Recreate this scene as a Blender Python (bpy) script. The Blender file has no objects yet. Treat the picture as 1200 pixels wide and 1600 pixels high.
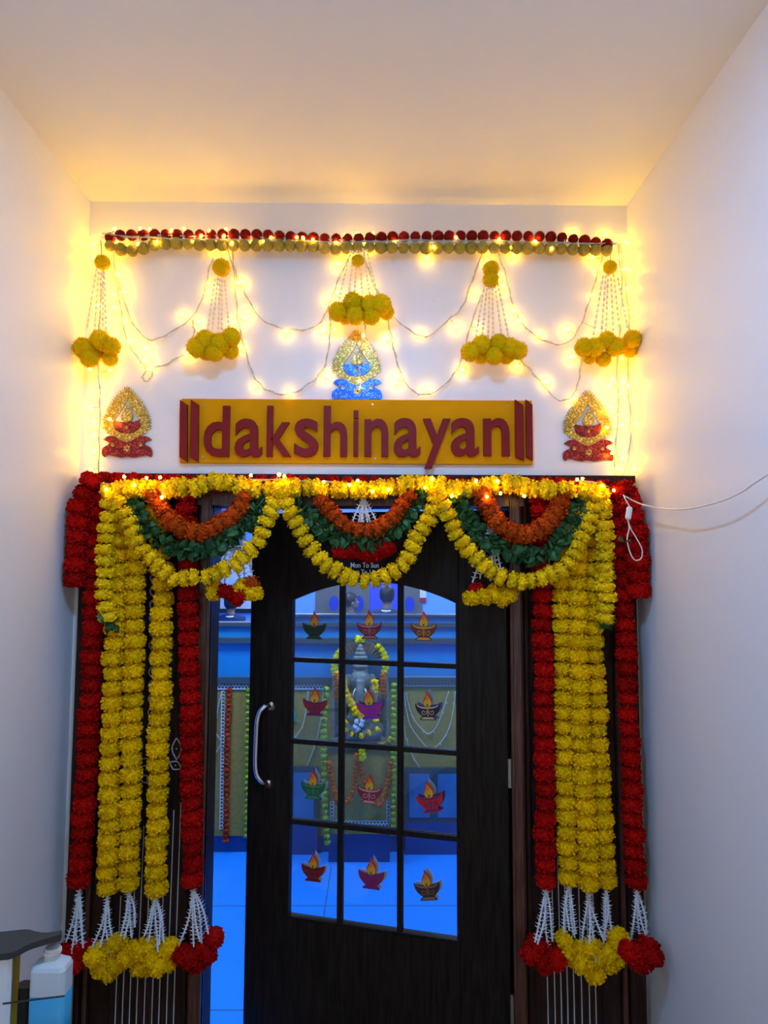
import bpy, bmesh, math, random
from mathutils import Vector, Matrix, Quaternion, noise
random.seed(7)
R = math.radians
sc = bpy.context.scene
col = sc.collection

# ------------------------------------------------------------------ camera, world, lights, exposure
CAM_D, CAM_H, FPX = 2.43, 1.80, 1020.0
PITCH, YAW, ROLL = R(4.4), R(0.5), R(0.2)
CO = Vector((0, -CAM_D, CAM_H))
FW = Vector((math.sin(YAW) * math.cos(PITCH), math.cos(YAW) * math.cos(PITCH), math.sin(PITCH)))
_rt = Vector((math.cos(YAW), -math.sin(YAW), 0)); _up = _rt.cross(FW)
RT = _rt * math.cos(ROLL) + _up * math.sin(ROLL)
UP = _up * math.cos(ROLL) - _rt * math.sin(ROLL)
cd = bpy.data.cameras.new('camera'); cam = bpy.data.objects.new('camera', cd); col.objects.link(cam)
cd.sensor_fit = 'HORIZONTAL'; cd.sensor_width = 36; cd.lens = FPX / 1200 * 36
cd.clip_start = .02; cd.clip_end = 60
m = Matrix((RT, UP, -FW)).transposed().to_4x4(); m.translation = CO
cam.matrix_world = m
sc.camera = cam

LAMP_POWER = 300.0         # corridor ceiling lamps (emission of the diffusers)
INSIDE_POWER = 48.0        # office ceiling panels
BULB_POWER = 60.0          # fairy-light bulbs
WORLD_POWER = .68
w = bpy.data.worlds.new('world'); sc.world = w; w.use_nodes = True
w.node_tree.nodes['Background'].inputs[0].default_value = (1, .95, .88, 1)
w.node_tree.nodes['Background'].inputs[1].default_value = WORLD_POWER
vs = sc.view_settings
vs.view_transform = 'Standard'; vs.look = 'None'; vs.exposure = 0.0; vs.gamma = 1
vs.use_curve_mapping = False
try:
    sc.cycles.use_denoising = True
    sc.cycles.max_bounces = 6; sc.cycles.adaptive_threshold = .02; sc.cycles.transparent_max_bounces = 16
except Exception:
    pass


def ray(px, py):
    return RT * ((px - 600) / FPX) + UP * ((800 - py) / FPX) + FW


def P(px, py, Y=0.0):
    "point on the plane y = Y that stands behind a measured spot of the photograph"
    d = ray(px, py)
    return CO + d * ((Y + CAM_D) / d.y)


def PX(px, py, X):
    d = ray(px, py)
    return CO + d * ((X - CO.x) / d.x)


# ------------------------------------------------------------------ materials
MATS = {}


def mat(name, base, rough=.5, metal=0.0, var=0.0, vscale=30, bump=0.0, bscale=60, emit=None, estr=0, spec=.5, sheen=0, coat=0, base2=None, objvar=0.0):
    if name in MATS: return MATS[name]
    M = bpy.data.materials.new(name); M.use_nodes = True
    nt = M.node_tree; b = nt.nodes['Principled BSDF']
    c = (*base, 1)
    b.inputs['Base Color'].default_value = c
    b.inputs['Roughness'].default_value = rough
    b.inputs['Metallic'].default_value = metal
    b.inputs['Specular IOR Level'].default_value = spec
    if sheen: b.inputs['Sheen Weight'].default_value = sheen
    if coat: b.inputs['Coat Weight'].default_value = coat
    if emit:
        b.inputs['Emission Color'].default_value = (*emit, 1); b.inputs['Emission Strength'].default_value = estr
    tc = nt.nodes.new('ShaderNodeTexCoord')
    out = None
    if var or base2:
        n = nt.nodes.new('ShaderNodeTexNoise'); n.inputs['Scale'].default_value = vscale; n.inputs['Detail'].default_value = 4
        nt.links.new(tc.outputs['Object'], n.inputs['Vector'])
        r = nt.nodes.new('ShaderNodeValToRGB')
        r.color_ramp.elements[0].position = .35; r.color_ramp.elements[1].position = .68
        lo = base2 if base2 else tuple(x * (1 - var) for x in base)
        r.color_ramp.elements[0].color = (*lo, 1); r.color_ramp.elements[1].color = c
        nt.links.new(n.outputs['Fac'], r.inputs['Fac']); out = r.outputs['Color']
    if objvar:
        oi = nt.nodes.new('ShaderNodeObjectInfo'); hs = nt.nodes.new('ShaderNodeHueSaturation')
        mr = nt.nodes.new('ShaderNodeMapRange'); mr.inputs['To Min'].default_value = 1 - objvar; mr.inputs['To Max'].default_value = 1 + objvar
        nt.links.new(oi.outputs['Random'], mr.inputs['Value']); nt.links.new(mr.outputs[0], hs.inputs['Value'])
        hs.inputs['Color'].default_value = c
        if out: nt.links.new(out, hs.inputs['Color'])
        out = hs.outputs['Color']
    if out: nt.links.new(out, b.inputs['Base Color'])
    if bump:
        n2 = nt.nodes.new('ShaderNodeTexNoise'); n2.inputs['Scale'].default_value = bscale; n2.inputs['Detail'].default_value = 3
        nt.links.new(tc.outputs['Object'], n2.inputs['Vector'])
        bp = nt.nodes.new('ShaderNodeBump'); bp.inputs['Strength'].default_value = bump; bp.inputs['Distance'].default_value = .01
        nt.links.new(n2.outputs['Fac'], bp.inputs['Height']); nt.links.new(bp.outputs[0], b.inputs['Normal'])
    MATS[name] = M
    return M


def glitter(name, base, hi):
    M = mat(name, base, rough=.35, metal=.35)
    nt = M.node_tree; b = nt.nodes['Principled BSDF']
    tc = nt.nodes.new('ShaderNodeTexCoord'); v = nt.nodes.new('ShaderNodeTexVoronoi'); v.inputs['Scale'].default_value = 260
    nt.links.new(tc.outputs['Object'], v.inputs['Vector'])
    r = nt.nodes.new('ShaderNodeValToRGB')
    r.color_ramp.elements[0].position = .55; r.color_ramp.elements[0].color = (*base, 1)
    r.color_ramp.elements[1].position = .9; r.color_ramp.elements[1].color = (*hi, 1)
    s = nt.nodes.new('ShaderNodeSeparateColor'); nt.links.new(v.outputs['Color'], s.inputs[0])
    nt.links.new(s.outputs[0], r.inputs['Fac']); nt.links.new(r.outputs[0], b.inputs['Base Color'])
    bp = nt.nodes.new('ShaderNodeBump'); bp.inputs['Strength'].default_value = .6; bp.inputs['Distance'].default_value = .002
    nt.links.new(s.outputs[1], bp.inputs['Height']); nt.links.new(bp.outputs[0], b.inputs['Normal'])
    return M


def wood(name, a, b_, rough=.4, sc_=(30, 30, 2.5), spec=.4):
    M = mat(name, a, rough=rough, spec=spec)
    nt = M.node_tree; b = nt.nodes['Principled BSDF']
    tc = nt.nodes.new('ShaderNodeTexCoord'); mp = nt.nodes.new('ShaderNodeMapping'); mp.inputs['Scale'].default_value = sc_
    n = nt.nodes.new('ShaderNodeTexNoise'); n.inputs['Scale'].default_value = 3; n.inputs['Detail'].default_value = 6; n.inputs['Distortion'].default_value = .6
    nt.links.new(tc.outputs['Object'], mp.inputs[0]); nt.links.new(mp.outputs[0], n.inputs['Vector'])
    r = nt.nodes.new('ShaderNodeValToRGB'); r.color_ramp.elements[0].position = .3; r.color_ramp.elements[1].position = .75
    r.color_ramp.elements[0].color = (*a, 1); r.color_ramp.elements[1].color = (*b_, 1)
    nt.links.new(n.outputs['Fac'], r.inputs[0]); nt.links.new(r.outputs[0], b.inputs['Base Color'])
    bp = nt.nodes.new('ShaderNodeBump'); bp.inputs['Strength'].default_value = .15; bp.inputs['Distance'].default_value = .004
    nt.links.new(n.outputs['Fac'], bp.inputs['Height']); nt.links.new(bp.outputs[0], b.inputs['Normal'])
    return M


def glass(name, tint, gloss=.06):
    M = bpy.data.materials.new(name); M.use_nodes = True; nt = M.node_tree
    nt.nodes.remove(nt.nodes['Principled BSDF'])
    t = nt.nodes.new('ShaderNodeBsdfTransparent'); t.inputs[0].default_value = (*tint, 1)
    g = nt.nodes.new('ShaderNodeBsdfGlossy'); g.inputs['Roughness'].default_value = .02
    f = nt.nodes.new('ShaderNodeFresnel'); f.inputs[0].default_value = 1.45
    x = nt.nodes.new('ShaderNodeMixShader')
    nt.links.new(f.outputs[0], x.inputs[0]); nt.links.new(t.outputs[0], x.inputs[1]); nt.links.new(g.outputs[0], x.inputs[2])
    nt.links.new(x.outputs[0], nt.nodes['Material Output'].inputs['Surface'])
    MATS[name] = M
    return M


WALL = mat('white wall paint', (.86, .86, .86), rough=.42, bump=.12, bscale=22, spec=.5)
CEIL = mat('white ceiling paint', (.86, .85, .83), rough=.6, bump=.06, bscale=30)
FLOORC = mat('corridor floor tile', (.24, .20, .15), rough=.3, var=.1, vscale=6)
WOODD = wood('dark door wood', (.006, .0035, .0025), (.024, .014, .009), rough=.45, spec=.16)
WOODF = wood('dark frame wood', (.018, .008, .006), (.060, .025, .017), rough=.45, spec=.14)
WOODJ = wood('polished jamb wood', (.07, .024, .014), (.17, .065, .038), rough=.25)
PAINTW = mat('white line paint', (.62, .62, .58), rough=.7)
GLASS = glass('door glass', (.93, .97, 1))
CHROME = mat('chrome', (.8, .8, .82), rough=.12, metal=1)
YEL = mat('yellow marigold', (1.0, .60, .001), rough=.8, spec=.08, objvar=.10)
YEL2 = mat('lemon marigold', (1.0, .66, .004), rough=.75, spec=.12, objvar=.14)
RED = mat('red marigold', (.50, .004, .002), rough=.75, spec=.08, objvar=.22)
ORG = mat('rust orange marigold', (.50, .065, .003), rough=.75, spec=.1, objvar=.22)
CORE_Y = mat('marigold calyx', (.22, .20, .02), rough=.7)
POMY = mat('yellow yarn pompom', (1.0, .62, .003), rough=.9, spec=.05, var=.25, vscale=9, objvar=.1)
POMO = mat('olive yarn pompom', (.52, .40, .07), rough=.9, spec=.05, var=.4, vscale=9, objvar=.15)
POMR = mat('red yarn pompom', (.34, .016, .008), rough=.9, spec=.05, var=.4, vscale=9, objvar=.2)
LEAF = mat('green leaf', (.05, .17, .045), rough=.5, spec=.3, var=.55, vscale=3, objvar=.45)
WHITEF = mat('white tuberose bud', (.82, .83, .86), rough=.6)
CREAM = mat('cream bead string', (.80, .74, .60), rough=.6)
WIRE = mat('white wire', (.50, .50, .46), rough=.45)
SOCKET = mat('clear bulb socket', (.75, .70, .5), rough=.4)
BULB = mat('warm bulb', (1, .85, .5), rough=.4, emit=(1, .53, .010), estr=BULB_POWER)
BOARD = mat('mustard sign board', (.82, .34, .0005), rough=.7, spec=.08, var=.12, vscale=5)
LETTER = mat('red sign letter', (.21, .005, .004), rough=.45, spec=.25)
SCREW = mat('steel screw', (.5, .45, .35), rough=.35, metal=1)
GOLDG = glitter('gold glitter', (.42, .26, .012), (1.0, .80, .25))
BLUEG = glitter('blue glitter', (.010, .10, .62), (.15, .45, 1.0))
REDG = glitter('red glitter', (.17, .003, .006), (.60, .06, .05))
BLACKP = mat('black plastic', (.02, .021, .021), rough=.4)
WHITEP = mat('white plastic', (.78, .79, .8), rough=.4)
DIFF = mat('lamp diffuser', (1, 1, 1), rough=.6, emit=(.19, .47, 1), estr=LAMP_POWER)
DIFFI = mat('office panel diffuser', (1, 1, 1), rough=.6, emit=(.62, .79, 1), estr=INSIDE_POWER)

# ------------------------------------------------------------------ mesh helpers
WL = {}


class MB:
    def __init__(s): s.v = []; s.f = []; s.mi = []; s.cur = 0

    def add(s, vs_, fs):
        o = len(s.v); s.v += [Vector(x) for x in vs_]
        for f in fs: s.f.append([i + o for i in f]); s.mi.append(s.cur)
        return s

    def box(s, a, b):
        x0, y0, z0 = a; x1, y1, z1 = b
        return s.add([(x0, y0, z0), (x1, y0, z0), (x1, y1, z0), (x0, y1, z0), (x0, y0, z1), (x1, y0, z1), (x1, y1, z1), (x0, y1, z1)],
                     [(0, 3, 2, 1), (4, 5, 6, 7), (0, 1, 5, 4), (1, 2, 6, 5), (2, 3, 7, 6), (3, 0, 4, 7)])

    def bbox(s, a, b, r=.004):
        "box with chamfered front and back edges (8-gon profile along z)"
        x0, y0, z0 = a; x1, y1, z1 = b
        pr = [(x0 + r, y0), (x1 - r, y0), (x1, y0 + r), (x1, y1 - r), (x1 - r, y1), (x0 + r, y1), (x0, y1 - r), (x0, y0 + r)]
        v = [(x, y, z0) for x, y in pr] + [(x, y, z1) for x, y in pr]
        f = [tuple(range(7, -1, -1)), tuple(range(8, 16))] + [(i, (i + 1) % 8, 8 + (i + 1) % 8, 8 + i) for i in range(8)]
        return s.add(v, f)

    def tube(s, pts, r, n=6, cap=True):
        pts = [Vector(p) for p in pts]
        rs = r if isinstance(r, (list, tuple)) else [r] * len(pts)
        vv = []; ff = []; ref = None
        for i, p in enumerate(pts):
            t = (pts[min(i + 1, len(pts) - 1)] - pts[max(i - 1, 0)])
            if t.length < 1e-9: t = Vector((0, 0, 1))
            t.normalize()
            if ref is None: ref = t.orthogonal().normalized()
            a = (ref - t * ref.dot(t))
            a = a.normalized() if a.length > 1e-6 else t.orthogonal().normalized()
            ref = a; b = t.cross(a)
            for k in range(n):
                an = 2 * math.pi * k / n
                vv.append(p + (a * math.cos(an) + b * math.sin(an)) * rs[i])
        for i in range(len(pts) - 1):
            for k in range(n):
                ff.append((i * n + k, i * n + (k + 1) % n, (i + 1) * n + (k + 1) % n, (i + 1) * n + k))
        if cap: ff += [tuple(range(n - 1, -1, -1)), tuple(range((len(pts) - 1) * n, len(pts) * n))]
        return s.add(vv, ff)

    def lathe(s, prof, c=(0, 0, 0), n=16):
        c = Vector(c); vv = []; ff = []
        for r_, z in prof:
            for k in range(n):
                a = 2 * math.pi * k / n; vv.append(c + Vector((r_ * math.cos(a), r_ * math.sin(a), z)))
        for i in range(len(prof) - 1):
            for k in range(n): ff.append((i * n + k, i * n + (k + 1) % n, (i + 1) * n + (k + 1) % n, (i + 1) * n + k))
        ff += [tuple(range(n - 1, -1, -1)), tuple(range((len(prof) - 1) * n, len(prof) * n))]
        return s.add(vv, ff)

    def prism(s, poly, y0, y1):
        "outline in (x, z), extruded from y0 (front) to y1 (back)"
        n = len(poly)
        ar = sum(poly[i][0] * poly[(i + 1) % n][1] - poly[(i + 1) % n][0] * poly[i][1] for i in range(n))
        if ar < 0: poly = poly[::-1]
        v = [(x, y0, z) for x, z in poly] + [(x, y1, z) for x, z in poly]
        f = [tuple(range(n)), tuple(range(2 * n - 1, n - 1, -1))] + [(i, n + i, n + (i + 1) % n, (i + 1) % n) for i in range(n)]
        return s.add(v, f)

    def ring(s, outer, inner, y0, y1):
        n = len(outer)
        v = [(x, y0, z) for x, z in outer] + [(x, y0, z) for x, z in inner] + [(x, y1, z) for x, z in outer] + [(x, y1, z) for x, z in inner]
        f = []
        for i in range(n):
            j = (i + 1) % n
            f += [(i, j, n + j, n + i), (2 * n + i, 3 * n + i, 3 * n + j, 2 * n + j), (i, 2 * n + i, 2 * n + j, j), (n + i, n + j, 3 * n + j, 3 * n + i)]
        return s.add(v, f)

    def ico(s, c, r, sub=1, scale=(1, 1, 1), rot=None):
        bm = bmesh.new(); bmesh.ops.create_icosphere(bm, subdivisions=sub, radius=1)
        c = Vector(c); vv = []
        for q in bm.verts:
            p = Vector((q.co.x * scale[0] * r, q.co.y * scale[1] * r, q.co.z * scale[2] * r))
            if rot: p = rot @ p
            vv.append(p + c)
        ff = [[q.index for q in f.verts] for f in bm.faces]; bm.free()
        return s.add(vv, ff)

    def xform(s, M):
        s.v = [M @ x for x in s.v]; return s

    def mesh(s, name, mats, smooth=False, origin=None):
        o = origin if origin is not None else Vector((0, 0, 0))
        me = bpy.data.meshes.new(name)
        me.from_pydata([tuple(x - o) for x in s.v], [], s.f)
        if not isinstance(mats, (list, tuple)): mats = [mats]
        for q in mats: me.materials.append(q)
        me.polygons.foreach_set('material_index', s.mi)
        if smooth: me.polygons.foreach_set('use_smooth', [True] * len(s.f))
        me.update()
        return me

    def build(s, name, mats, parent=None, smooth=False, fixn=False):
        lo = Vector([min(x[i] for x in s.v) for i in range(3)]); hi = Vector([max(x[i] for x in s.v) for i in range(3)])
        o = (lo + hi) / 2
        if parent is None: o.z = lo.z
        me = s.mesh(name, mats, smooth, o)
        if fixn:
            bm = bmesh.new(); bm.from_mesh(me); bmesh.ops.recalc_face_normals(bm, faces=bm.faces); bm.to_mesh(me); bm.free()
        return place(name, me, o, parent)


def place(name, me, loc, parent=None, rot=None, scale=None):
    ob = bpy.data.objects.new(name, me); col.objects.link(ob)
    loc = Vector(loc); WL[ob] = loc
    ob.location = loc - (WL[parent] if parent else Vector((0, 0, 0)))
    if parent: ob.parent = parent
    if rot is not None:
        ob.rotation_mode = 'QUATERNION'; ob.rotation_quaternion = rot
    if scale is not None: ob.scale = scale
    return ob


def tag(o, label=None, cat=None, group=None, kind=None):
    if label: o['label'] = label
    if cat: o['category'] = cat
    if group: o['group'] = group
    if kind: o['kind'] = kind
    return o


def thing(name, loc, label, cat, group=None, kind=None):
    o = bpy.data.objects.new(name, None); col.objects.link(o); o.empty_display_size = .05
    o.location = loc; WL[o] = Vector(loc)
    return tag(o, label, cat, group, kind)


def struct(name, mb, m_, parent=None, label=None, **k):
    o = mb.build(name, m_, parent, **k)
    if parent is None: o['kind'] = 'structure'
    if label: o['label'] = label
    return o


def smooth_path(pts, per=6):
    pts = [Vector(p) for p in pts]
    if len(pts) < 3: return pts
    q = [pts[0] * 2 - pts[1]] + pts + [pts[-1] * 2 - pts[-2]]
    out = []
    for i in range(1, len(q) - 2):
        a, b, c, d = q[i - 1], q[i], q[i + 1], q[i + 2]
        for k in range(per):
            t = k / per
            out.append(.5 * ((2 * b) + (c - a) * t + (2 * a - 5 * b + 4 * c - d) * t * t + (3 * b - a - 3 * c + d) * t ** 3))
    out.append(pts[-1])
    return out


def resample(path, step):
    L = [0]
    for i in range(1, len(path)): L.append(L[-1] + (path[i] - path[i - 1]).length)
    n = max(1, round(L[-1] / step)); out = []; j = 0
    for k in range(n + 1):
        d = L[-1] * k / n
        while j < len(L) - 2 and L[j + 1] < d: j += 1
        t = (d - L[j]) / max(1e-9, L[j + 1] - L[j])
        p = path[j].lerp(path[j + 1], t); tg = (path[j + 1] - path[j]).normalized()
        out.append((p, tg))
    return out


def bez(pts, n=6):
    "closed or open smooth 2-D outline through points"
    q = smooth_path([Vector((x, z, 0)) for x, z in pts], n)
    return [(v.x, v.y) for v in q]


def px2(poly, Y):
    "measured outline -> outline in the plane y = Y"
    return [(lambda p: (p.x, p.z))(P(a, b, Y)) for a, b in poly]


# ------------------------------------------------------------------ the setting: corridor
XL, XR = P(124, 745).x, P(990, 745).x
ZC = P(556, 318).z
Y1 = -4.2
ZH = P(556, 742, -.03).z      # top of the door surround
ZL = P(556, 790, -.05).z      # underside of its header
FXL, FXR = XL + .03, XR - .016
OXL, OXR = P(327, 1000, -.04).x, P(797, 1000, -.04).x     # door opening
struct('floor', MB().box((XL - .1, Y1, -.1), (XR + .1, .11, 0)), FLOORC)
struct('wall_left', MB().box((XL - .1, Y1, 0), (XL, .11, ZC)), WALL)
struct('wall_right', MB().box((XR, Y1, 0), (XR + .1, .11, ZC)), WALL)
struct('ceiling', MB().box((XL - .1, Y1, ZC), (XR + .1, .11, ZC + .1)), CEIL)
b = MB().box((XL, 0, ZH - .01), (XR, .11, ZC)); b.box((XL, 0, 0), (FXL + .02, .11, ZH - .01)); b.box((FXR - .02, 0, 0), (XR, .11, ZH - .01))
struct('wall_back', b, WALL)

# door surround: header and two panelled sides
hd = struct('trim_1', MB().box((FXL, -.03, ZL + .02), (FXR, .11, ZH)), WOODF, label='dark wooden header over the door')
MB().bbox((FXL - .006, -.045, ZH - .025), (FXR + .006, -.028, ZH), .003).build('cornice_strip', WOODF, hd)
MB().bbox((OXL - .06, -.045, ZL), (OXR + .06, -.025, ZL + .05), .004).build('head_moulding', WOODJ, hd)
MB().box((OXL - .02, -.025, ZL), (OXR + .02, .11, ZL + .021)).build('head_jamb', WOODF, hd)


def side(n, xo, xi, s):
    "xo outer edge, xi edge of the opening, s = +1 when the opening lies towards +x"
    zt = ZL + .02
    t = struct(n, MB().box((min(xo, xi), -.012, 0), (max(xo, xi), .10, zt)), WOODF, label='dark panelled side of the door surround')
    X = lambda d: xo + s * d
    J = lambda d: xi - s * d

    def bar(name, a, b_, y0, m_, r=.005):
        x0, x1 = sorted((a, b_)); return MB().bbox((x0, y0, 0), (x1, -.008, zt), r).build(name, m_, t)
    bar('outer_moulding', X(0), X(.055), -.042, WOODF)
    bar('outer_bead', X(.06), X(.078), -.034, WOODJ, .006)
    bar('outer_fillet', X(.085), X(.15), -.026, WOODF)
    bar('jamb', J(0), J(.048), -.046, WOODJ, .010)
    bar('jamb_bead', J(.055), J(.07), -.038, WOODF, .006)
    bar('door_stop', J(0), J(.012), -.05, WOODJ, .004)
    return t


tl = side('trim_2', FXL, OXL, 1)
tr = side('trim_3', FXR, OXR, -1)


def line(pts, parent, r=.0022, name='painted_line'):
    MB().tube([Vector((p.x, -.0125, p.z)) for p in pts], r, 5).build(name, PAINTW, parent)


for i, x in enumerate((181, 192, 203, 214, 226, 238, 249, 261, 272)):
    a = P(x, 1560, -.0125); top = P(x, (1400, 1360, 1320, 1290, 1270, 1258, 1262, 1266, 1254)[i], -.0125)
    line([Vector((a.x, 0, .05)), a, Vector((a.x + .006, 0, top.z))], tl)
for i, x in enumerate((856, 867, 877, 887, 897, 909, 921, 931, 943)):
    a = P(x, 1560, -.0125); top = P(x, 1290 + 4 * abs(i - 4), -.0125)
    line([Vector((a.x, 0, .05)), a, Vector((a.x - .006, 0, top.z))], tr)


def loop(cx, cy, rx, ry, parent, tilt=0, dot=True):
    pts = []
    for k in range(21):
        t = k / 10
        x = rx * math.sin(math.pi * t); z = ry * ((2 * t - 1) if t <= 1 else (3 - 2 * t))
        x2 = x * math.cos(tilt) - z * math.sin(tilt); z2 = x * math.sin(tilt) + z * math.cos(tilt)
        pts.append(P(cx + x2, cy + z2, -.0125))
    line(pts, parent, .0026, 'painted_loop')
    if dot: MB().ico(P(cx, cy, -.0125), .0032, 1, (1, .4, 1)).build('painted_dot', PAINTW, parent)


for k in range(16): loop(243 - k * .35, 903 + k * 21, 8, 10.5, tl)
loop(276, 1170, 7, 17, tl, 0); loop(274, 1196, 9, 7, tl, .5)
loop(226, 1191, 9, 6, tl, -.6, False); loop(226, 1217, 9, 6, tl, .6, False)

# ------------------------------------------------------------------ the glazed door, standing open into the office
DA = R(14.6)
HX = OXR - .004; HY = -.012
DW = 1.075; DH = ZL - .012
DM = Matrix.Translation((HX, HY, 0)) @ Matrix.Rotation(-DA, 4, 'Z')
DMI = DM.inverted()


def DP(px, py, yl=-.02):
    "measured spot -> (u, z) on the door leaf's front plane, in the leaf's own axes"
    o = DMI @ CO; d = DMI.to_3x3() @ ray(px, py)
    q = o + d * ((yl - o.y) / d.y)
    return q.x, q.z


DW = -DP(386, 1250)[0]
door = bpy.data.objects.new('door_1', None); col.objects.link(door)
door.matrix_world = DM; WL[door] = Vector((0, 0, 0))
tag(door, 'dark wooden door with arched twelve pane glazing standing ajar', None, None, 'structure')
gx0 = DP(449, 1200)[0]; gx1 = DP(717, 1200)[0]
gz0 = DP(449, 1437)[1]; gz0b = DP(718, 1476)[1]; gz0 = (gz0 + gz0b) / 2
zs = (DP(453, 935)[1] + DP(714, 937)[1]) / 2; zp = DP(590, 905)[1]
T0, T1 = -.02, .02
cxg = (gx0 + gx1) / 2


def arch(x):
    t = (x - gx0) / (gx1 - gx0) * 2 - 1
    return zs + (zp - zs) * (1 - t * t)


MB().bbox((-DW, T0, .01), (gx0, T1, DH), .003).build('stile', WOODD, door)
MB().bbox((gx1, T0, .01), (0, T1, DH), .003).build('stile', WOODD, door)
MB().box((gx0, T0, .01), (gx1, T1, gz0)).build('bottom_rail', WOODD, door)
n = 24
xs = [gx0 + (gx1 - gx0) * k / n for k in range(n + 1)]
poly = [(x, arch(x)) for x in xs] + [(gx1, DH), (gx0, DH)]
MB().prism(poly, T0, T1).build('top_rail', WOODD, door)
MX = [DP(531, 1200)[0], DP(624, 1200)[0]]
MZ = [(DP(449, a)[1] + DP(716, b_)[1]) / 2 for a, b_ in ((1033, 1040), (1161, 1176), (1291, 1306))]
for x in MX: MB().bbox((x - .011, -.014, gz0), (x + .011, .014, arch(x)), .005).build('muntin', WOODD, door)
for z in MZ:
    MB().box((gx0, -.012, z - .009), (gx1, .012, z + .009)).build('muntin', WOODD, door)
cx = [gx0] + MX + [gx1]; cz = [gz0] + MZ + [None]
for i in range(3):
    for j in range(4):
        x0, x1 = cx[i] + (.011 if i else 0), cx[i + 1] - (.011 if i < 2 else 0)
        z0 = cz[j] + (.009 if j else 0)
        if j < 3: poly = [(x0, z0), (x1, z0), (x1, cz[j + 1] - .009), (x0, cz[j + 1] - .009)]
        else: poly = [(x0, z0), (x1, z0)] + [(x1 + (x0 - x1) * k / 8, arch(x1 + (x0 - x1) * k / 8)) for k in range(9)]
        MB().prism(poly, -.002, .002).build('pane', GLASS, door)
# glazing bead round the opening
bead = [(gx0, gz0), (gx1, gz0)] + [(x, arch(x)) for x in xs[::-1]]
cgx, cgz = cxg, (gz0 + zs) / 2
inn = [(x + (.010 if x < cgx else -.010), z + (.010 if z < cgz else -.010)) for x, z in bead]
MB().ring(bead, inn, -.016, .016).build('glazing_bead', WOODD, door, fixn=True)
# handle
hp = [DP(424, 1103, -.02), DP(412, 1105, -.06), DP(403, 1122, -.065), DP(400, 1165, -.065), DP(400, 1205, -.065), DP(408, 1222, -.06), DP(420, 1225, -.02)]
hy = [-.02, -.055, -.065, -.065, -.065, -.055, -.02]
hh = [Vector((q[0], y, q[1])) for q, y in zip(hp, hy)]
hnd = MB().tube(smooth_path(hh, 6), .0095, 10).build('handle', CHROME, door, smooth=True)
for q in (hh[0], hh[-1]):
    MB().tube([q + Vector((0, .004, 0)), q + Vector((0, -.006, 0))], .017, 14).build('handle_rose', CHROME, hnd)
# hinges
for z in (.25, 1.05, 1.85): MB().tube([(.004, -.024, z - .05), (.004, -.024, z + .05)], .007, 8).build('hinge', SCREW, door)


def text_mesh(body, mat_, extrude, x0, x1, z0, z1, y0, offset=0.0):
    cu = bpy.data.curves.new('txt', 'FONT'); cu.body = body; cu.extrude = .1; cu.offset = offset; cu.resolution_u = 4
    ob = bpy.data.objects.new('txt', cu); col.objects.link(ob)
    dg = bpy.context.evaluated_depsgraph_get(); dg.update()
    me = bpy.data.meshes.new_from_object(ob.evaluated_get(dg))
    col.objects.unlink(ob); bpy.data.objects.remove(ob); bpy.data.curves.remove(cu)
    xs_ = [v.co.x for v in me.vertices]; ys_ = [v.co.y for v in me.vertices]
    ax, bx, ay, by = min(xs_), max(xs_), min(ys_), max(ys_)
    B = MB()
    B.v = [Vector((x0 + (v.co.x - ax) / (bx - ax) * (x1 - x0), y0 - (v.co.z + .1) / .2 * extrude, z0 + (v.co.y - ay) / (by - ay) * (z1 - z0))) for v in me.vertices]
    B.f = [list(p.vertices) for p in me.polygons]; B.mi = [0] * len(B.f)
    bpy.data.meshes.remove(me)
    return B


VIN = mat('white vinyl lettering', (.88, .90, .90), rough=.5)
for body, (a, b_), (c, d) in (('Mon To Sun', (548, 887), (592, 879)), ('10am To 11pm', (545, 898), (595, 890))):
    u0, z0 = DP(a, b_); u1, z1 = DP(c, d)
    text_mesh(body, VIN, .001, u0, u1, z0, z1, T0 - .0002, .012).build('opening_hours_lettering', VIN, door)

# ------------------------------------------------------------------ office behind the door
OFW = mat('office wall paint', (.20, .46, .88), rough=.6)
OFL = mat('blue polished floor tile', (.018, .27, .95), rough=.16, var=.08, vscale=3)
OFG = mat('floor joint', (.02, .09, .24), rough=.6)
YB = 7.9
IX0, IX1 = -4.2, 4.2
IZ = 3.1
struct('floor_office', MB().box((IX0, .11, -.1), (IX1, YB, 0)), OFL)
struct('wall_office_back', MB().box((IX0, YB, 0), (IX1, YB + .1, IZ)), OFW)
struct('wall_office_left', MB().box((IX0 - .1, .11, 0), (IX0, YB, IZ)), OFW)
struct('wall_office_right', MB().box((IX1, .11, 0), (IX1 + .1, YB, IZ)), OFW)
struct('wall_office_front', MB().box((IX0, .11, 0), (XL, .2, IZ)).box((XR, .11, 0), (IX1, .2, IZ)).box((XL, .11, ZL + .03), (XR, .2, IZ)), OFW)
struct('ceiling_office', MB().box((IX0, .11, IZ), (IX1, YB, IZ + .1)), OFW)
flo = bpy.data.objects['floor_office']
for x in (-1.17, -.27, .63, 1.53): MB().box((x - .003, .2, 0), (x + .003, 1.6, .0008)).build('floor_joint', OFG, flo)
for y in (.35, 1.15): MB().box((-2.2, y - .003, 0), (2.4, y + .003, .0008)).build('floor_joint', OFG, flo)
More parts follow.
